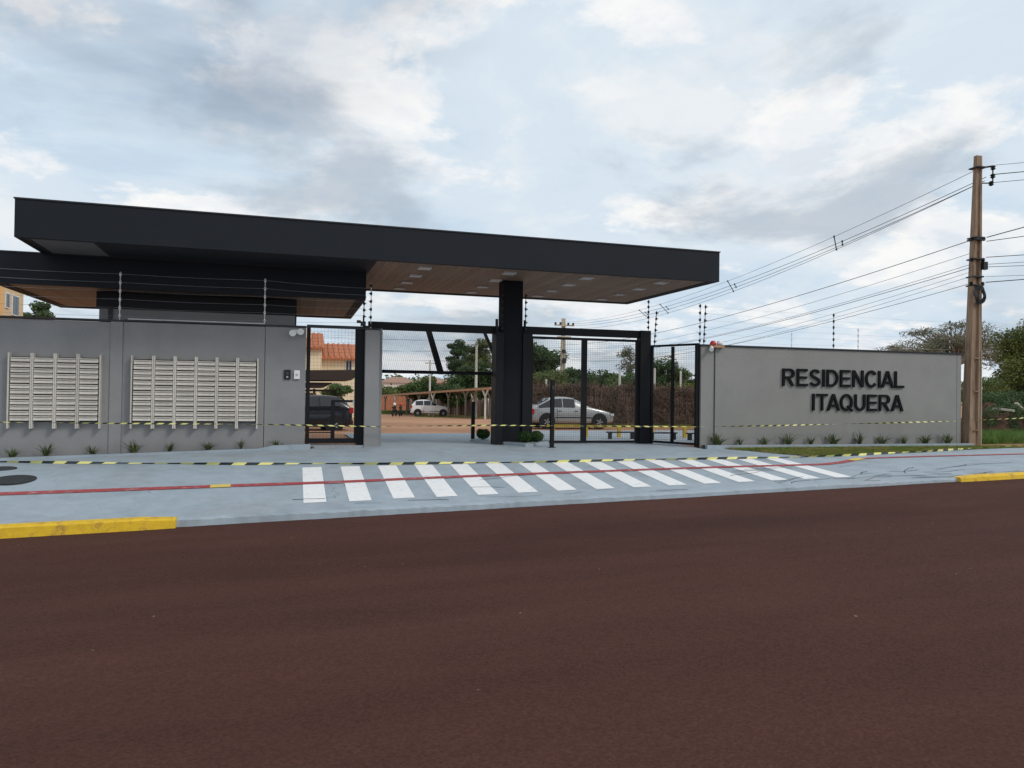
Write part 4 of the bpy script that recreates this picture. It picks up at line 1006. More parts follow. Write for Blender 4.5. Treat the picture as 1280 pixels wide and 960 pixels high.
car('white compact car parked far back on the red dirt by the shed', 'car_white', (12.02, 70, gz(12, 70)), R(-8), 3.55, 1.62, 1.52, 'suv')
car('black car with red tail light seen through the pedestrian gate', 'car_black', (.12, 31.5, gz(.1, 31.5)-.12), R(186), 4.1, 1.7, 1.46, 'suv')

def motorbike(x, y, rz, label, hm='white_plastic'):
    z = gz(x, y); root = thing('motorbike', label, 'motorbike', (x, y, z), rz, 'motorbikes on the dirt yard')
    def put(mb, nm, m):
        me = bpy.data.meshes.new(nm); me.from_pydata(mb.v, [], mb.f); me.materials.append(MATS[m]); o = bpy.data.objects.new(nm, me); COL.objects.link(o); o.parent = root
    for wx_ in (-.62, .62):
        pts = [(wx_+.28*math.cos(a), 0, .30+.28*math.sin(a)) for a in [2*math.pi*k/16 for k in range(17)]]
        put(MB().tube(pts, .05, 6), 'wheel', 'tyre')
    put(MB().tube([(-.62, 0, .3), (-.2, 0, .42), (.2, 0, .45), (.42, 0, .85)], .05), 'frame', 'black_plastic')
    put(MB().tube([(.62, 0, .3), (.46, 0, .95)], .035), 'fork', 'galvanised')
    put(MB().tube([(.44, -.34, 1.02), (.48, -.1, .98), (.48, .1, .98), (.44, .34, 1.02)], .022), 'handlebar', 'black_plastic')
    put(MB().tube([(-.05, 0, .72), (.1, 0, .80), (.36, 0, .80)], [.09, .14, .10], 8), 'tank', 'black_plastic')
    put(MB().tube([(-.75, 0, .80), (-.4, 0, .76), (-.05, 0, .72)], [.07, .12, .10], 8), 'seat', 'black_plastic')
    put(MB().box(-.15, .2, -.12, .12, .30, .58), 'engine', 'iron')
    put(MB().tube([(.02, 0, .98), (.06, 0, 1.10), (.10, 0, 1.18)], [.12, .13, .07], 8), 'helmet', hm)
motorbike(8.75, 70, R(70), 'dark motorbike on the dirt yard, the one nearer the grey pillar')
motorbike(9.35, 70.3, R(75), 'dark motorbike on the dirt yard, the one nearer the white car', 'red_plastic')

# ------------------------------------------------------------------ utility poles and cables
def double_t_pole(x0, x1, y, z0, z1, wb, wt, m, label, fittings=None):
    root = thing('utility_pole', label, 'utility pole', (x0, y, z0), 0, 'utility poles')
    b = MB(); secs = []
    for k in range(9):
        t = k/8; w = wb+(wt-wb)*t; d = w*.62; cx = x0+(x1-x0)*t; z = z0+(z1-z0)*t; g = .28 if .04 < t < .97 else .02
        p = [(-.5, -.5), (-.22, -.5), (-.17, -.5+g), (.17, -.5+g), (.22, -.5), (.5, -.5), (.5, .5), (.22, .5), (.17, .5-g), (-.17, .5-g), (-.22, .5), (-.5, .5)]
        secs.append([(cx+q[0]*w, y+q[1]*d, z) for q in p])
    for s in secs: b.v += s
    n = 12
    for i in range(8):
        for j in range(n): b.f.append((i*n+j, i*n+(j+1) % n, (i+1)*n+(j+1) % n, (i+1)*n+j)); b.mi.append(0)
    b.f.append(tuple(reversed(range(n)))); b.f.append(tuple(8*n+j for j in range(n))); b.mi += [0, 0]
    b.build('shaft', m, root, bevel=0)
    return root
PX_, PY_ = 20.23, 19.08
pole = double_t_pole(PX_, 20.45, PY_, -.25, 9.0, .50, .20, 'pole_concrete', 'tall stained brown concrete utility pole at the right end of the lettered wall')
def on_pole(z): return PX_+(20.45-PX_)*(z+.25)/9.25
for z in (.42, 1.62, 2.65): MB().box(on_pole(z)-.09, on_pole(z)+.09, 18.93, 18.975, z, z+.035).build('step_rib', 'pole_concrete', pole)
MB().box(on_pole(1)+.205, on_pole(1)+.222, 18.92, 18.95, -.1, 2.9).build('earth_strip', 'pole_pale', pole)
for z in (8.62, 6.42, 6.36, 5.75, 5.20, 4.93):
    MB().box(on_pole(z)-.17, on_pole(z)+.17, 18.90, 19.26, z-.02, z+.02).build('band', 'iron', pole)
MB().tube([(on_pole(8.6)+.08, 19.0, 8.62), (on_pole(8.6)+.38, 18.85, 8.66)], .03).build('bracket_arm', 'iron', pole)
def insul(x, y, z, parent, s=1.0):
    MB().tube([(x, y, z-.09*s), (x, y, z-.05*s), (x, y, z-.02*s), (x, y, z+.02*s), (x, y, z+.06*s)], [.03*s, .08*s, .05*s, .08*s, .03*s], 8).build('insulator', 'insulator', parent)
for (dx, z) in ((.36, 8.62), (.36, 8.36), (.30, 8.12)): insul(on_pole(z)+dx, 18.86, z, pole)
MB().tube([(on_pole(8.4)+.36, 18.86, 8.58), (on_pole(8.4)+.36, 18.86, 8.1)], .02).build('hanger', 'iron', pole)
MB().tube([(on_pole(8.12)+.05, 18.95, 8.12), (on_pole(8.12)+.34, 18.86, 8.12)], .02).build('bracket_arm', 'iron', pole)
for z in (6.40, 5.75, 5.0): insul(on_pole(z)-.17, 19.06, z, pole, .8); insul(on_pole(z)+.19, 18.98, z, pole, .8)
# coil of spare cable tied to the pole
cb = MB()
for r_ in (.14, .17, .20, .23):
    cb.tube([(on_pole(4.6)-.02+r_*math.cos(a)*.9, 18.86+.02*math.sin(3*a), 4.62+r_*math.sin(a)*1.2) for a in [2*math.pi*k/18 for k in range(19)]], .022, 5)
tag(cb.build('cable_coil', 'cable', base=(on_pole(4.6), 18.88, 4.6)), 'black coil of spare cable tied to the tall stained pole', 'cable coil')
MB().box(on_pole(5.5)+.10, on_pole(5.5)+.26, 18.86, 18.97, 5.42, 5.66).build('splice_box', 'black_plastic', pole)

fp = double_t_pole(24.88, 24.9, 70, -1.0, 8.75, .55, .34, 'pole_pale', 'pale concrete utility pole with crossarms seen above the closed gate')
MB().box(23.9, 25.9, 69.72, 69.82, 8.0, 8.14).build('crossarm', 'pole_pale', fp); MB().box(24.2, 25.6, 69.70, 69.80, 6.9, 7.02).build('crossarm', 'pole_pale', fp)
for X in (24.0, 24.5, 25.3, 25.8): insul(X, 69.75, 8.25, fp, 1.6)
MB().box(24.7, 25.05, 69.5, 69.7, 4.4, 4.9).build('cable_box', 'iron', fp); MB().box(24.65, 25.0, 69.5, 69.7, 5.4, 5.7).build('cable_box', 'iron', fp)

def cable(a, c, sag, r, label, m='cable', n=28):
    pts = []
    for i in range(n+1):
        t = i/n; p = Vector(a).lerp(Vector(c), t); p.z -= sag*4*t*(1-t); pts.append(p)
    b = MB().tube(pts, r*.62, 5); o = b.build('overhead_cable', m, base=a); tag(o, label, 'cable', 'overhead cables'); return pts
top_f = [(24.5, 69.75, 8.3), (24.9, 69.7, 8.05), (25.3, 69.75, 7.9)]
P_up = [cable((on_pole(8.55)-.05, 19.1, 8.56), (24.2, 69.75, 8.35), 1.25, .013, 'uppermost thin overhead cable left of the tall pole', 'cable_grey'),
        cable((on_pole(8.26)+.25, 19.0, 8.34), (24.7, 69.75, 8.20), 1.20, .017, 'second overhead cable from the top, left of the tall pole'),
        cable((on_pole(8.2)+.2, 19.0, 8.22), (25.1, 69.75, 8.05), 1.22, .017, 'third overhead cable from the top, left of the tall pole'),
        cable((on_pole(8.0)-.1, 19.1, 8.06), (25.4, 69.75, 7.8), 1.25, .015, 'lowest of the four upper cables left of the tall pole')]
lowc = [(6.36, 6.2, .8, .020, 'cable'), (5.95, 5.8, .9, .012, 'cable_grey'), (5.60, 5.6, 1.0, .012, 'cable_grey'), (5.50, 5.35, .9, .017, 'cable'), (5.36, 5.15, 1.15, .010, 'cable_grey'), (5.22, 4.95, 1.2, .010, 'cable_grey'), (5.00, 4.8, 1.0, .014, 'cable')]
for k, (za, zb, sg, r_, m_) in enumerate(lowc):
    cable((on_pole(za)-.14, 19.1, za), (24.85, 69.8, zb), sg, r_, 'lower overhead cable over the lettered wall, %s from the top' % ORD[k], m_)
rc = [(8.70, 8.9, .012, 'cable_grey', .45), (8.40, 8.6, .022, 'cable', .38), (8.14, 8.4, .014, 'cable', .35), (6.42, 6.9, .024, 'cable', .2), (6.30, 6.6, .018, 'cable', .2), (5.80, 6.2, .018, 'cable', .2), (5.58, 5.9, .012, 'cable_grey', .2), (5.50, 5.6, .014, 'cable', .2), (5.2, 5.4, .010, 'cable_grey', .2), (5.02, 5.4, .022, 'cable', .2)]
for k, (za, zb, r_, m_, dx) in enumerate(rc):
    cable((on_pole(za)+dx, 18.88, za), (42, 4, zb+[1.4, 1.6, 1.6, 7.5, 3.5, 1.5, 1.5, 1.0, 1.0, 2.2][k]), .3, r_, 'overhead cable leaving the tall pole to the right, %s from the top' % ORD[k], m_)
for k, t in enumerate((.145, .335, .50, .60)):
    i = int(t*28); p = sum((c[i] for c in P_up), Vector((0, 0, 0)))/4
    b = MB(); qs = [c[i] for c in P_up]
    b.bar(qs[0], qs[3], .03, .03); b.bar(qs[1], qs[2], .03, .03)
    for q in qs: b.tube([q-Vector((0, 0, .05)), q, q+Vector((0, 0, .05))], [.02, .045, .02], 6)
    tag(b.build('cable_spacer', 'cable_grey', base=p), 'dark spacer clamp on the upper cables, %s from the tall pole' % ORD[k], 'cable spacer', 'cable spacers')
for k, (z0, z1, m_) in enumerate(((7.9, 7.4, 'cable'), (6.9, 6.0, 'cable'), (5.6, 5.3, 'cable_grey'))):
    cable((24.8, 70, z0*.86), (-6, 82, z1), .5, .022, 'distant cable behind the raised gate, %s from the top' % ORD[k], m_)

def slim_pole(x, y, z1, r, label, lamp=False):
    z0 = gz(x, y); root = thing('street_lamp' if lamp else 'utility_pole', label, 'lamp post' if lamp else 'utility pole', (x, y, z0), 0, None if lamp else 'utility poles')
    MB().tube([(x, y, z0-.2), (x, y, z1)], [r, r*.7], 8).build('shaft', 'post_white', root)
    if lamp:
        MB().tube([(x, y, z1-.1), (x-.3, y-.2, z1+.1), (x-.8, y-.4, z1+.12)], .04).build('arm', 'galvanised', root)
        MB().box(x-1.1, x-.6, y-.52, y-.3, z1+.06, z1+.17).build('lamp_head', 'white_plastic', root)
    else: MB().box(x-.5, x+.5, y-.06, y+.06, z1-.35, z1-.25).build('crossarm', 'post_white', root)
slim_pole(15.15, 65, 5.55, .14, 'pale street lamp post in front of the dark trees beyond the raised gate', True)
slim_pole(12.3, 72, 4.5, .11, 'slim pale pole behind the shed beyond the raised gate')

# ------------------------------------------------------------------ yard: fence, shed, walls
fn = thing('brush_fence', 'dark brown brushwood fence behind the silver car', 'fence', (15, 36, 0))
rr = random.Random(11); b = MB()
X = 10.2
while X < 21.6:
    h = 1.80+rr.uniform(-.12, .14); w = rr.uniform(.025, .06); y = 36+rr.uniform(-.05, .05); z0 = gz(X, 36)-.05
    b.bar((X, y, z0), (X+rr.uniform(-.06, .06), y+rr.uniform(-.03, .03), h), w, .03); X += w*.72
for _ in range(1500):
    x = rr.uniform(10.2, 21.6); z = rr.uniform(-.1, 1.85); a = rr.uniform(-.5, .5); L = rr.uniform(.1, .45)
    b.bar((x, 35.9+rr.uniform(-.05, .03), z), (x+L*math.sin(a), 35.88+rr.uniform(-.06, .03), z+L*math.cos(a)), .014)
o = b.build('brushwood', 'thatch', fn, fix=False); o['kind'] = 'stuff'
b = MB()
for _ in range(260):
    leafcloud(b, (rr.uniform(10.2, 21.5), 35.86, rr.uniform(-.15, 1.9)), (rr.uniform(.15, .5), .07, rr.uniform(.12, .4)), 38, .045, rr, .1)
o = b.build('dry_creeper', 'dry_creeper', fn, fix=False); o['kind'] = 'stuff'
for x, zt in ((10.4, 2.0), (12.0, 2.12), (14.0, 2.3), (15.95, 2.68), (17.9, 2.80), (19.4, 2.7)): MB().box(x-.045, x+.045, 36.16, 36.24, gz(x, 36)-.2, zt).build('post', 'post_white', fn)
for z in (.55, 1.35): MB().box(10.2, 21.6, 35.93, 35.96, z, z+.04).build('rail', 'dark_wood', fn)
MB().box(10.2, 21.6, 36.08, 36.12, -.25, 1.72).build('backing', 'thatch', fn)
b = MB(); blades(b, [(10.2, 34.8), (19.5, 34.8), (19.5, 35.8), (10.2, 35.8)], 5000, .16, random.Random(6), lambda x, y: gz(x, y)-.045)
tag(b.build('dry_grass', 'leaf_olive', fix=False), 'dry grass and litter at the foot of the brushwood fence', 'grass', kind='stuff')

sh = thing('parking_shed', 'rustic open shed with forked timber posts behind the white car', 'shed', (13, 70, -.7))
sA, sB = Vector((14.2, 56, 1.86)), Vector((9.0, 92, .98))
sd_ = (sB-sA); dn = Vector((-sd_.y, sd_.x, 0)).normalized()
if dn.x < 0: dn = -dn
for k in range(16):
    a = sA.lerp(sB, k/16); c = sA.lerp(sB, (k+.985)/16); e = 4.2
    b = MB(); b.add([a, c, c+dn*e+Vector((0, 0, .25)), a+dn*e+Vector((0, 0, .25)), a+Vector((0, 0, .05)), c+Vector((0, 0, .05)), c+dn*e+Vector((0, 0, .30)), a+dn*e+Vector((0, 0, .30))], [(0, 1, 2, 3), (4, 7, 6, 5), (0, 4, 5, 1), (1, 5, 6, 2), (2, 6, 7, 3), (3, 7, 4, 0)])
    b.build('roof_sheet', 'shed_roof', sh)
MB().bar(sA+Vector((0, 0, -.08)), sB+Vector((0, 0, -.08)), .12, .16).build('front_beam', 'shed_wood', sh)
MB().bar(sA+dn*4+Vector((0, 0, .12)), sB+dn*4+Vector((0, 0, .02)), .12, .16).build('back_beam', 'shed_wood', sh)
for k in range(9):
    p = sA.lerp(sB, .03+k*.117)
    for off in (0, 3.9):
        q = p+dn*off; z0 = gz(q.x, q.y); b = MB()
        zt = q.z-.12
        b.bar((q.x, q.y, z0-.1), (q.x, q.y, zt-.55), .13); dv = sd_.normalized()*.62
        b.bar((q.x, q.y, zt-.58), (q.x+dv.x, q.y+dv.y, zt+.03), .10); b.bar((q.x, q.y, zt-.58), (q.x-dv.x, q.y-dv.y, zt+.03), .10)
        b.build('forked_post', 'post_wood' if k % 3 else 'post_white', sh)
bf = thing('paling_fence', 'weathered paling fence with pale posts behind the shed', 'fence', (18, 72, -.8))
fA, fB = Vector((20.5, 60, 0)), Vector((13.5, 95, 0))
for k in range(26):
    p = fA.lerp(fB, k/26); MB().box(p.x-.07, p.x+.07, p.y-.06, p.y+.06, gz(p.x, p.y)-.2, gz(p.x, p.y)+1.75).build('post', 'post_white' if k % 2 else 'post_wood', bf)
for k in range(60):
    p = fA.lerp(fB, (k+.5)/60); q = fA.lerp(fB, (k+1.45)/60)
    b = MB(); b.bar((p.x+.14, p.y, gz(p.x, p.y)+.8), (q.x+.14, q.y, gz(q.x, q.y)+.8), .05, 1.62); b.build('panel', 'thatch', bf)
bw_ = MB().box(7.5, 15, 97, 97.25, -1.2, .95)
tag(bw_.build('brick_wall', 'brick_far', base=(11, 97, -1.2)), 'orange brick wall far back beyond the raised gate', 'wall')
b = MB(); blades(b, [(6, 84), (15, 84), (15, 96), (6, 96)], 6000, .30, random.Random(8), lambda x, y: gz(x, y)-.045)
tag(b.build('yard_grass', 'weeds', fix=False), 'green grass in front of the far orange brick wall', 'grass', kind='stuff')
b = MB(); blades(b, [(10, 66), (20, 62), (17, 76), (12, 78)], 4000, .14, random.Random(9), lambda x, y: gz(x, y)-.045)
tag(b.build('yard_weeds', 'weeds', fix=False), 'sparse weeds under the rustic shed', 'grass', kind='stuff')

# ------------------------------------------------------------------ houses
def hip_roof(b, x0, x1, y0, y1, z0, z1, ov=.5):
    x0 -= ov; x1 += ov; y0 -= ov; y1 += ov; m = min(x1-x0, y1-y0)/2
    ym = (y0+y1)/2; rx0, rx1 = x0+m*.7, x1-m*.7
    b.add([(x0, y0, z0), (x1, y0, z0), (x1, y1, z0), (x0, y1, z0), (rx0, ym, z1), (rx1, ym, z1)], [(0, 1, 5, 4), (2, 3, 4, 5), (1, 2, 5), (3, 0, 4), (0, 3, 2, 1)])
def window(parent, x, y, z, w, h, frame='window_white'):
    f = MB().box(x-w/2-.06, x+w/2+.06, y-.05, y-.002, z-h/2-.06, z+h/2+.06).build('window', frame, parent)
    MB().box(x-w/2, x-.03, y-.07, y-.052, z-h/2, z+h/2).build('pane', 'house_glass', f); MB().box(x+.03, x+w/2, y-.07, y-.052, z-h/2, z+h/2).build('pane', 'house_glass', f)
h1 = thing('house', 'cream house with orange tiled roof seen through the pedestrian gate', 'house', (-1, 64, -.7))
MB().box(-9, 4.62, 62, 70, -1, 3.95).build('wall', 'cream', h1)
def gable(x0, x1, ye, yr, ze, zr, yb):
    b = MB(); t = .14
    for (ya, za, yb_, zb_) in ((ye, ze, yr, zr), (yb, ze, yr, zr)):
        b.add([(x0, ya, za), (x1, ya, za), (x1, yb_, zb_), (x0, yb_, zb_), (x0, ya, za+t), (x1, ya, za+t), (x1, yb_, zb_+t), (x0, yb_, zb_+t)], [(0, 3, 2, 1), (4, 5, 6, 7), (0, 1, 5, 4), (1, 2, 6, 5), (2, 3, 7, 6), (3, 0, 4, 7)])
    return b
def tile_rows(parent, x0, x1, ye, yr, ze, zr):
    n = int((x1-x0)/.42); m = MB().bar((0, 0, 0), (0, yr-ye, zr-ze), .16, .10)
    o = m.build('roof_tile_row', 'roof_tile'); me = o.data; bpy.data.objects.remove(o); w0 = wloc(parent)
    for k in range(n): inst('roof_tile_row', me, parent, (x0+.2+k*.42-w0.x, ye-w0.y, ze+.15-w0.z))
rf = gable(-.5, 4.95, 61.5, 66, 3.9, 5.25, 70.5).build('roof', 'roof_tile', h1); tile_rows(rf, -.5, 4.95, 61.5, 66, 3.9, 5.25)
MB().box(-9, 1.95, 60.4, 61.98, -1, 4.6).build('wall', 'cream', h1)
rf2 = gable(-9.3, 2.15, 60.0, 64.2, 4.6, 5.95, 68).build('roof', 'roof_tile', h1); tile_rows(rf2, -3, 2.15, 60.0, 64.2, 4.6, 5.95)
MB().box(.75, 1.2, 62.6, 63.1, 5.2, 6.3).build('chimney', 'cream', rf2)
window(h1, 4.1, 62, 3.45, .40, .75); window(h1, -2.5, 60.6, 2.6, 1.2, 1.1)
MB().box(3.75, 4.2, 61.9, 61.998, .2, .7).build('meter_box', 'window_white', h1)
cp = thing('carport', 'dark brown carport roof over the black car', 'carport', (0, 36, 0))
b = MB(); b.prism([(-6, 2.12), (3.05, 2.35), (2.4, 1.88), (-6, 1.75)], 'y', 34.5, 39); b.build('roof', 'dark_wood', cp)
b = MB(); b.prism([(-6, 1.74), (1.65, 1.76), (1.2, 1.52), (-6, 1.48)], 'y', 34.7, 38.8); b.build('lower_beam', 'dark_wood', cp)
for x in (-5, -1.2): MB().box(x-.08, x+.08, 36, 36.16, -.3, 1.5).build('post', 'dark_wood', cp)
vr = thing('veranda_rail', 'white slatted veranda rail behind the black car', 'railing', (0, 40, 0))
for k, z in enumerate((.72, 1.08)): MB().box(-6, 1.05, 40, 40.08, z, z+.22).build('slat', 'far_white', vr)
for x in (-3, .9): MB().box(x, x+.12, 40.1, 40.2, -.3, 1.5).build('post', 'dark_wood', vr)
MB().box(-6, 1.9, 39.6, 42, 1.36, 1.46).build('top_board', 'dark_wood', vr)

h2 = thing('apartment_building', 'ochre apartment block at the far left above the mailbox wall', 'building', (-15, 42, 0))
MB().box(-26, -13.06, 40.0, 43.1, -1, 6.7).build('wall', 'ochre', h2)
MB().box(-13.058, -12.98, 40.0, 43.1, -1, 6.7).build('end_wall', 'tan_wall', h2)
MB().box(-13.07, -12.955, 39.93, 40.35, -1, 6.7).build('corner_strip', 'ochre', h2)
for (ya, yb, za, zb) in ((40.62, 41.05, 5.10, 5.72), (41.5, 42.3, 4.85, 5.72)):
    f = MB().box(-12.978, -12.93, ya-.05, yb+.05, za-.05, zb+.05).build('window', 'window_white', h2)
    for q in (0, 1): MB().box(-12.928, -12.915, ya+(yb-ya)*.5*q+.02, ya+(yb-ya)*.5*(q+1)-.02, za, zb).build('pane', 'house_glass', f)
window(h2, -15, 40.0, 5.3, 1.2, 1.2); window(h2, -19, 40.0, 5.3, 1.2, 1.2)
MB().box(-26.1, -12.95, 39.95, 43.15, 6.702, 6.82).build('roof_slab', 'tan_wall', h2)
FH = [(22, 168, 7.5, 5, 'far_white', 'white'), (30, 172, 8, 4.5, 'far_pink', 'pink'), (37, 176, 7, 5.6, 'far_white', 'cream white'), (15, 176, 8, 4.0, 'far_pink', 'salmon'), (44, 180, 9, 4.0, 'far_pink', 'dusty pink')]
for k, (x, y, w, h, m_, cn) in enumerate(FH):
    z = terr(x, y); r_ = thing('far_house', '%s far house among the trees beyond the raised gate, %s from the left' % (cn, {0: 'second', 1: 'third', 2: 'fourth', 3: 'first', 4: 'fifth'}[k]), 'house', (x, y, z), 0, 'far houses')
    zt = max(1.9, z+h*.75)+.5*(k % 2); MB().box(x-w/2, x+w/2, y, y+7, z-1, zt).build('wall', m_, r_)
    b = MB(); hip_roof(b, x-w/2, x+w/2, y, y+7, zt, zt+1.3, .4); b.build('roof', 'far_roof', r_)
    for q in (-.28, .22): window(r_, x+w*q, y, zt-1.4, 1.1, 1.1)

# ------------------------------------------------------------------ trees
def tree(label, x, y, crowns, n, size, leaf, bark='bark', trunk_r=.22, z0=None, shell=0.0, clump=7, name='tree', grp='trees beyond the gates', airy=False):
    rr = random.Random(hash((round(x, 2), round(y, 2))) % 99991)
    z0 = terr(x, y)-.1 if z0 is None else z0
    root = thing(name, label, 'tree', (x, y, z0), 0, grp)
    cz = min(c[2]-c[5]*.3 for c in crowns); t = MB(); top = Vector((x+rr.uniform(-.3, .3), y, max(cz, z0+1)))
    mid = Vector((x+rr.uniform(-.2, .2), y+rr.uniform(-.2, .2), (z0+top.z)/2))
    t.tube([(x, y, z0-.3), mid, top], [trunk_r*1.25, trunk_r, trunk_r*.8], 8)
    b = MB(); per = n//sum(max(1, int(clump)) for _ in crowns)
    for (cx, cy, cz_, rx, ry, rz) in crowns:
        for k in range(clump):
            while True:
                p = Vector((rr.uniform(-1, 1), rr.uniform(-1, 1), rr.uniform(-1, 1)))
                if .25 < p.length < 1: break
            c = Vector((cx+p.x*rx*.78, cy+p.y*ry*.78, cz_+p.z*rz*.78)); f = rr.uniform(.26, .50)*(.8 if airy else 1)
            q1 = top.lerp(c, .5)+Vector((rr.uniform(-.2, .2), rr.uniform(-.2, .2), rr.uniform(0, .3)))
            t.tube([top-Vector((0, 0, rr.uniform(0, .5))), q1, c], [trunk_r*.42, trunk_r*.26, trunk_r*.08], 5)
            leafcloud(b, c, (rx*f*1.15, ry*f*1.15, rz*f*.85), per, size, rr, .15)
            if airy:
                for _ in range(4):
                    e = c+Vector((rr.uniform(-1, 1)*rx*.35, rr.uniform(-1, 1)*ry*.35, rr.uniform(-.1, 1)*rz*.5)); t.tube([c, c.lerp(e, .5)+Vector((0, 0, .1)), e], [trunk_r*.10, trunk_r*.06, trunk_r*.02], 4)
    t.build('trunk', bark, root, fix=False); b.build('crown', leaf, root, fix=False)
    return root
def C(x, y, z, rx, rz, ry=None): return (x, y, z, rx, ry or rx, rz)
tree('dark airy tree beyond the raised gate, left of the lamp post', 18.0, 86, [C(18.1, 86, 6.3, 1.7, 1.3), C(18.2, 86, 4.6, 2.2, 1.5), C(17.6, 86, 2.6, 2.6, 1.7)], 9000, .15, 'leaf_dark', clump=13)
tree('yellow green tree rising behind the street lamp post', 19.2, 80, [C(19.3, 80, 6.0, 1.5, 1.2), C(19.2, 80, 4.4, 1.9, 1.4), C(19.0, 80, 2.6, 2.0, 1.4)], 8000, .14, 'leaf_olive', clump=12)
tree('wide dark tree behind the shed beyond the raised gate', 17.6, 78, [C(15.4, 78, 1.5, 2.4, 1.9), C(18.2, 78, 2.3, 2.6, 2.2), C(21.2, 78, 2.6, 2.6, 2.8)], 13000, .16, 'leaf_dark', clump=14)
tree('small green tree left of the shed end beyond the raised gate', 14.9, 90, [C(14.9, 90, 1.6, 2.4, 2.0)], 5000, .17, 'leaf_mid', clump=16)
tree('bushy light green tree beside the grey pillar beyond the raised gate', 10.2, 100, [C(9.6, 100, 1.2, 2.6, 1.7), C(12.8, 100, 1.0, 2.8, 1.6)], 8000, .18, 'leaf_light', clump=15)
tree('large dark tree between the column and the pale utility pole', 23.6, 74, [C(22.9, 74, 5.6, 1.9, 1.6), C(24.6, 74, 4.9, 1.9, 1.7), C(23.6, 74, 2.9, 2.6, 2.0)], 13000, .15, 'leaf_dark', clump=15)
tree('light green tree low behind the silver car roof', 22.4, 66, [C(20.6, 66, 2.3, 2.0, 1.7), C(22.6, 66, 2.2, 1.8, 1.6)], 8000, .13, 'leaf_light', clump=13)
tree('dark tree just right of the pale utility pole', 25.6, 68, [C(25.5, 68, 2.6, 1.9, 1.9)], 6000, .14, 'leaf_dark', clump=16)
tree('round dark tree framed by the closed gate', 31.0, 76, [C(31.0, 76, 2.4, 2.7, 1.8)], 7000, .15, 'leaf_dark', clump=18)
tree('bare pale tree against the sky behind the closed gate', 32.8, 72, [C(32.9, 72, 4.9, 2.0, 1.8)], 1500, .11, 'leaf_dry', 'bark_grey', .17, clump=18, airy=True)
tree('green tree under the bare tree behind the closed gate', 31.8, 70, [C(30.8, 70, 2.2, 1.8, 1.4), C(33.0, 70, 2.5, 1.8, 1.6)], 8000, .14, 'leaf_mid', clump=13)
tree('tall dark tree seen through the angled side gate', 34.2, 68, [C(34.2, 68, 3.7, 1.9, 2.1), C(33.6, 68, 2.2, 2.0, 1.6)], 9000, .14, 'leaf_dark', clump=14)
tree('green tree seen through the angled side gate near the wall', 37.2, 68, [C(36.8, 68, 2.9, 1.9, 1.5), C(39.4, 68, 2.4, 2.2, 1.4)], 8000, .14, 'leaf_mid', clump=13)
tree('low olive bushes above the brown fence in the side gate', 33.0, 58, [C(31, 58, 1.7, 2.0, 1.0), C(33.5, 58, 1.7, 2.2, 1.1), C(28.4, 58, 1.6, 1.8, .9)], 8000, .12, 'leaf_olive', clump=12)
tree('round clipped tree between the carport and the cream house', 2.45, 46, [C(2.4, 46, 1.42, .86, .56)], 5000, .06, 'leaf_mid', clump=20, trunk_r=.08)
tree('small dark tree right of the ochre apartment block', -15.9, 56, [C(-15.9, 56, 6.1, 1.0, .85), C(-16.6, 56, 5.4, 1.0, .9)], 3000, .12, 'leaf_dark', clump=10, grp='trees beyond the walls')
# right of the lettered wall
tree('wide sparse grey-brown tree behind the right end of the lettered wall', 41.0, 40, [C(37.6, 40, 4.2, 2.0, .8, 2.5), C(39.4, 40, 5.2, 2.4, 1.1), C(41.8, 40, 5.5, 2.4, 1.2), C(43.8, 40, 4.7, 2.2, 1.4)], 15000, .062, 'leaf_dry', 'bark_grey', .26, clump=26, airy=True, grp='trees right of the wall')
tree('dense yellow green tree at the right picture edge', 33.0, 27.5, [C(32.6, 27.5, 3.4, 1.8, 1.4), C(33.8, 27.5, 3.9, 2.0, 1.4), C(32.8, 27.5, 2.1, 1.9, 1.1)], 30000, .065, 'leaf_olive', clump=20, grp='trees right of the wall')
tree('dark leafy bush under the yellow green tree', 31.0, 26.5, [C(29.2, 26.5, 1.2, 1.1, .8), C(31.0, 26.3, 1.3, 1.5, .9), C(32.8, 26.6, 1.3, 1.4, .9)], 11000, .06, 'leaf_dark', clump=13, trunk_r=.1, grp='trees right of the wall')
tree('mid green tree seen in the gap beside the tall stained pole', 36, 33, [C(35.4, 33, 1.7, 1.6, 1.0), C(37.6, 33, 1.9, 1.8, 1.2), C(39.6, 33, 2.0, 2.0, 1.5)], 10000, .075, 'leaf_mid', clump=13, grp='trees right of the wall')

# red earth heap, rubble and weeds beside the pole
def heap(x, y, rx, ry, h, m, name, label, cat, seed):
    rr = random.Random(seed); b = MB(); n, k = 20, 7
    for j in range(k+1):
        t = j/k
        for i in range(n):
            a = 2*math.pi*i/n; q = 1+.22*math.sin(3*a+seed)+.12*rr.uniform(-1, 1)
            b.v.append((x+rx*(1-t)*q*math.cos(a), y+ry*(1-t)*q*math.sin(a), gz(x, y)-.1+h*math.sin(t*math.pi/2)*(1+.12*rr.uniform(-1, 1))))
    for j in range(k):
        for i in range(n): b.f.append((j*n+i, j*n+(i+1) % n, (j+1)*n+(i+1) % n, (j+1)*n+i)); b.mi.append(0)
    return tag(b.build(name, m, smooth=True, base=(x, y, gz(x, y))), label, cat)
heap(27.0, 24.6, 1.7, 1.2, 1.35, 'red_earth', 'earth_heap', 'red earth heap beside the stained utility pole', 'earth heap', 2)
heap(29.2, 24.2, 1.5, 1.0, 1.05, 'red_earth', 'earth_heap', 'smaller red earth heap at the right picture edge', 'earth heap', 5)
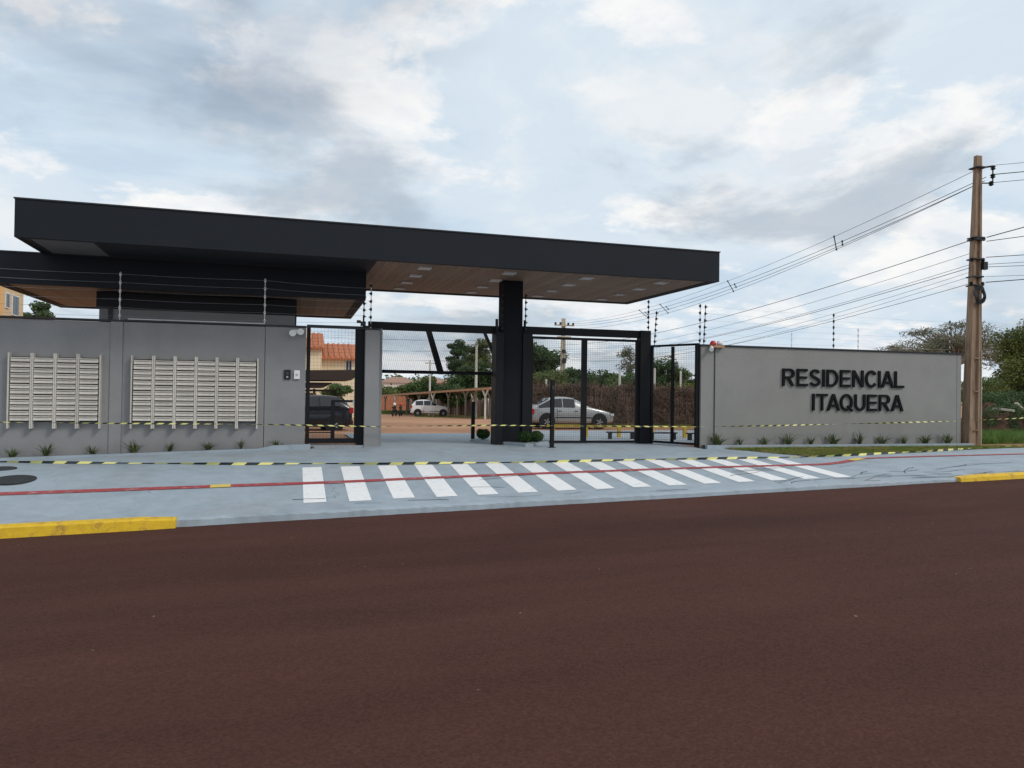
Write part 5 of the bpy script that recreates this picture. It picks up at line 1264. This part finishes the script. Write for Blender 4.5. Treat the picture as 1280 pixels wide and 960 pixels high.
for k, (x, y, z, a, b_, w, h, lab) in enumerate([(27.5, 23.5, .98, .8, .85, .14, .09, 'pale broken plank leaning on the red earth heap'), (28.5, 23.2, .82, .9, .30, .5, .08, 'grey broken slab lying on the smaller earth heap'), (26.5, 23.5, 1.0, .7, .1, .4, .10, 'brown broken slab on top of the red earth heap')]):
    bm_ = MB().bar((x-a/2, y, z+a/2*math.sin(b_)), (x+a/2, y, z-a/2*math.sin(b_)), w, h); tag(bm_.build('debris_piece', 'rubble' if k else 'pole_pale', base=(x, y, z), bevel=.02), lab, 'debris', 'debris on the earth heaps')
b = MB(); blades(b, [(20.8, 19.9), (40, 19.7), (40, 23.6), (20.8, 23.4)], 26000, .34, random.Random(12), lambda x, y: terr(x, y))
tag(b.build('weeds', 'weeds', fix=False), 'bright green weeds beside the tall stained pole', 'weeds', kind='stuff')
b = MB(); rr = random.Random(14)
for _ in range(34): leafcloud(b, (rr.uniform(25.5, 32), rr.uniform(23.3, 24.6), rr.uniform(.2, 1.15)), (rr.uniform(.2, .5), .25, rr.uniform(.15, .35)), 130, .05, rr, .2)
for _ in range(60):
    x, y, z = rr.uniform(25.5, 31), rr.uniform(23.0, 23.9), rr.uniform(.2, 1.2); a = rr.uniform(0, 6.28); L = rr.uniform(.3, .9); b.bar((x, y, z), (x+L*math.cos(a), y, z+L*math.sin(a)*.6), .02)
tag(b.build('brush_tangle', 'leaf_dark', fix=False), 'tangle of dark brush and twigs over the red earth heaps', 'brush', kind='stuff')
# far wood closing the horizon
rr = random.Random(21); b = MB()
for k in range(420):
    a = rr.uniform(-1.25, 1.45); d = rr.uniform(185, 300); x, y = d*math.sin(a), d*math.cos(a)
    if y < 40: continue
    h = rr.uniform(2.5, 5.5); leafcloud(b, (x, y, terr(x, y)+h*.6), (rr.uniform(3, 6), 3, h*.75), 60, .75, rr, .3)
tag(b.build('far_wood', 'leaf_dark', fix=False), 'far-off dark wood along the horizon', 'woodland', kind='stuff')
b = MB()
for k in range(160):
    x = rr.uniform(9, 60); y = rr.uniform(118, 150); h = rr.uniform(1.0, 2.4); leafcloud(b, (x, y, terr(x, y)+h*.6), (rr.uniform(1.5, 3.2), 2, h), 60, .4, rr, .3)
tag(b.build('scrub', 'leaf_light', fix=False), 'light green scrub on the slope below the far houses', 'scrub', kind='stuff')
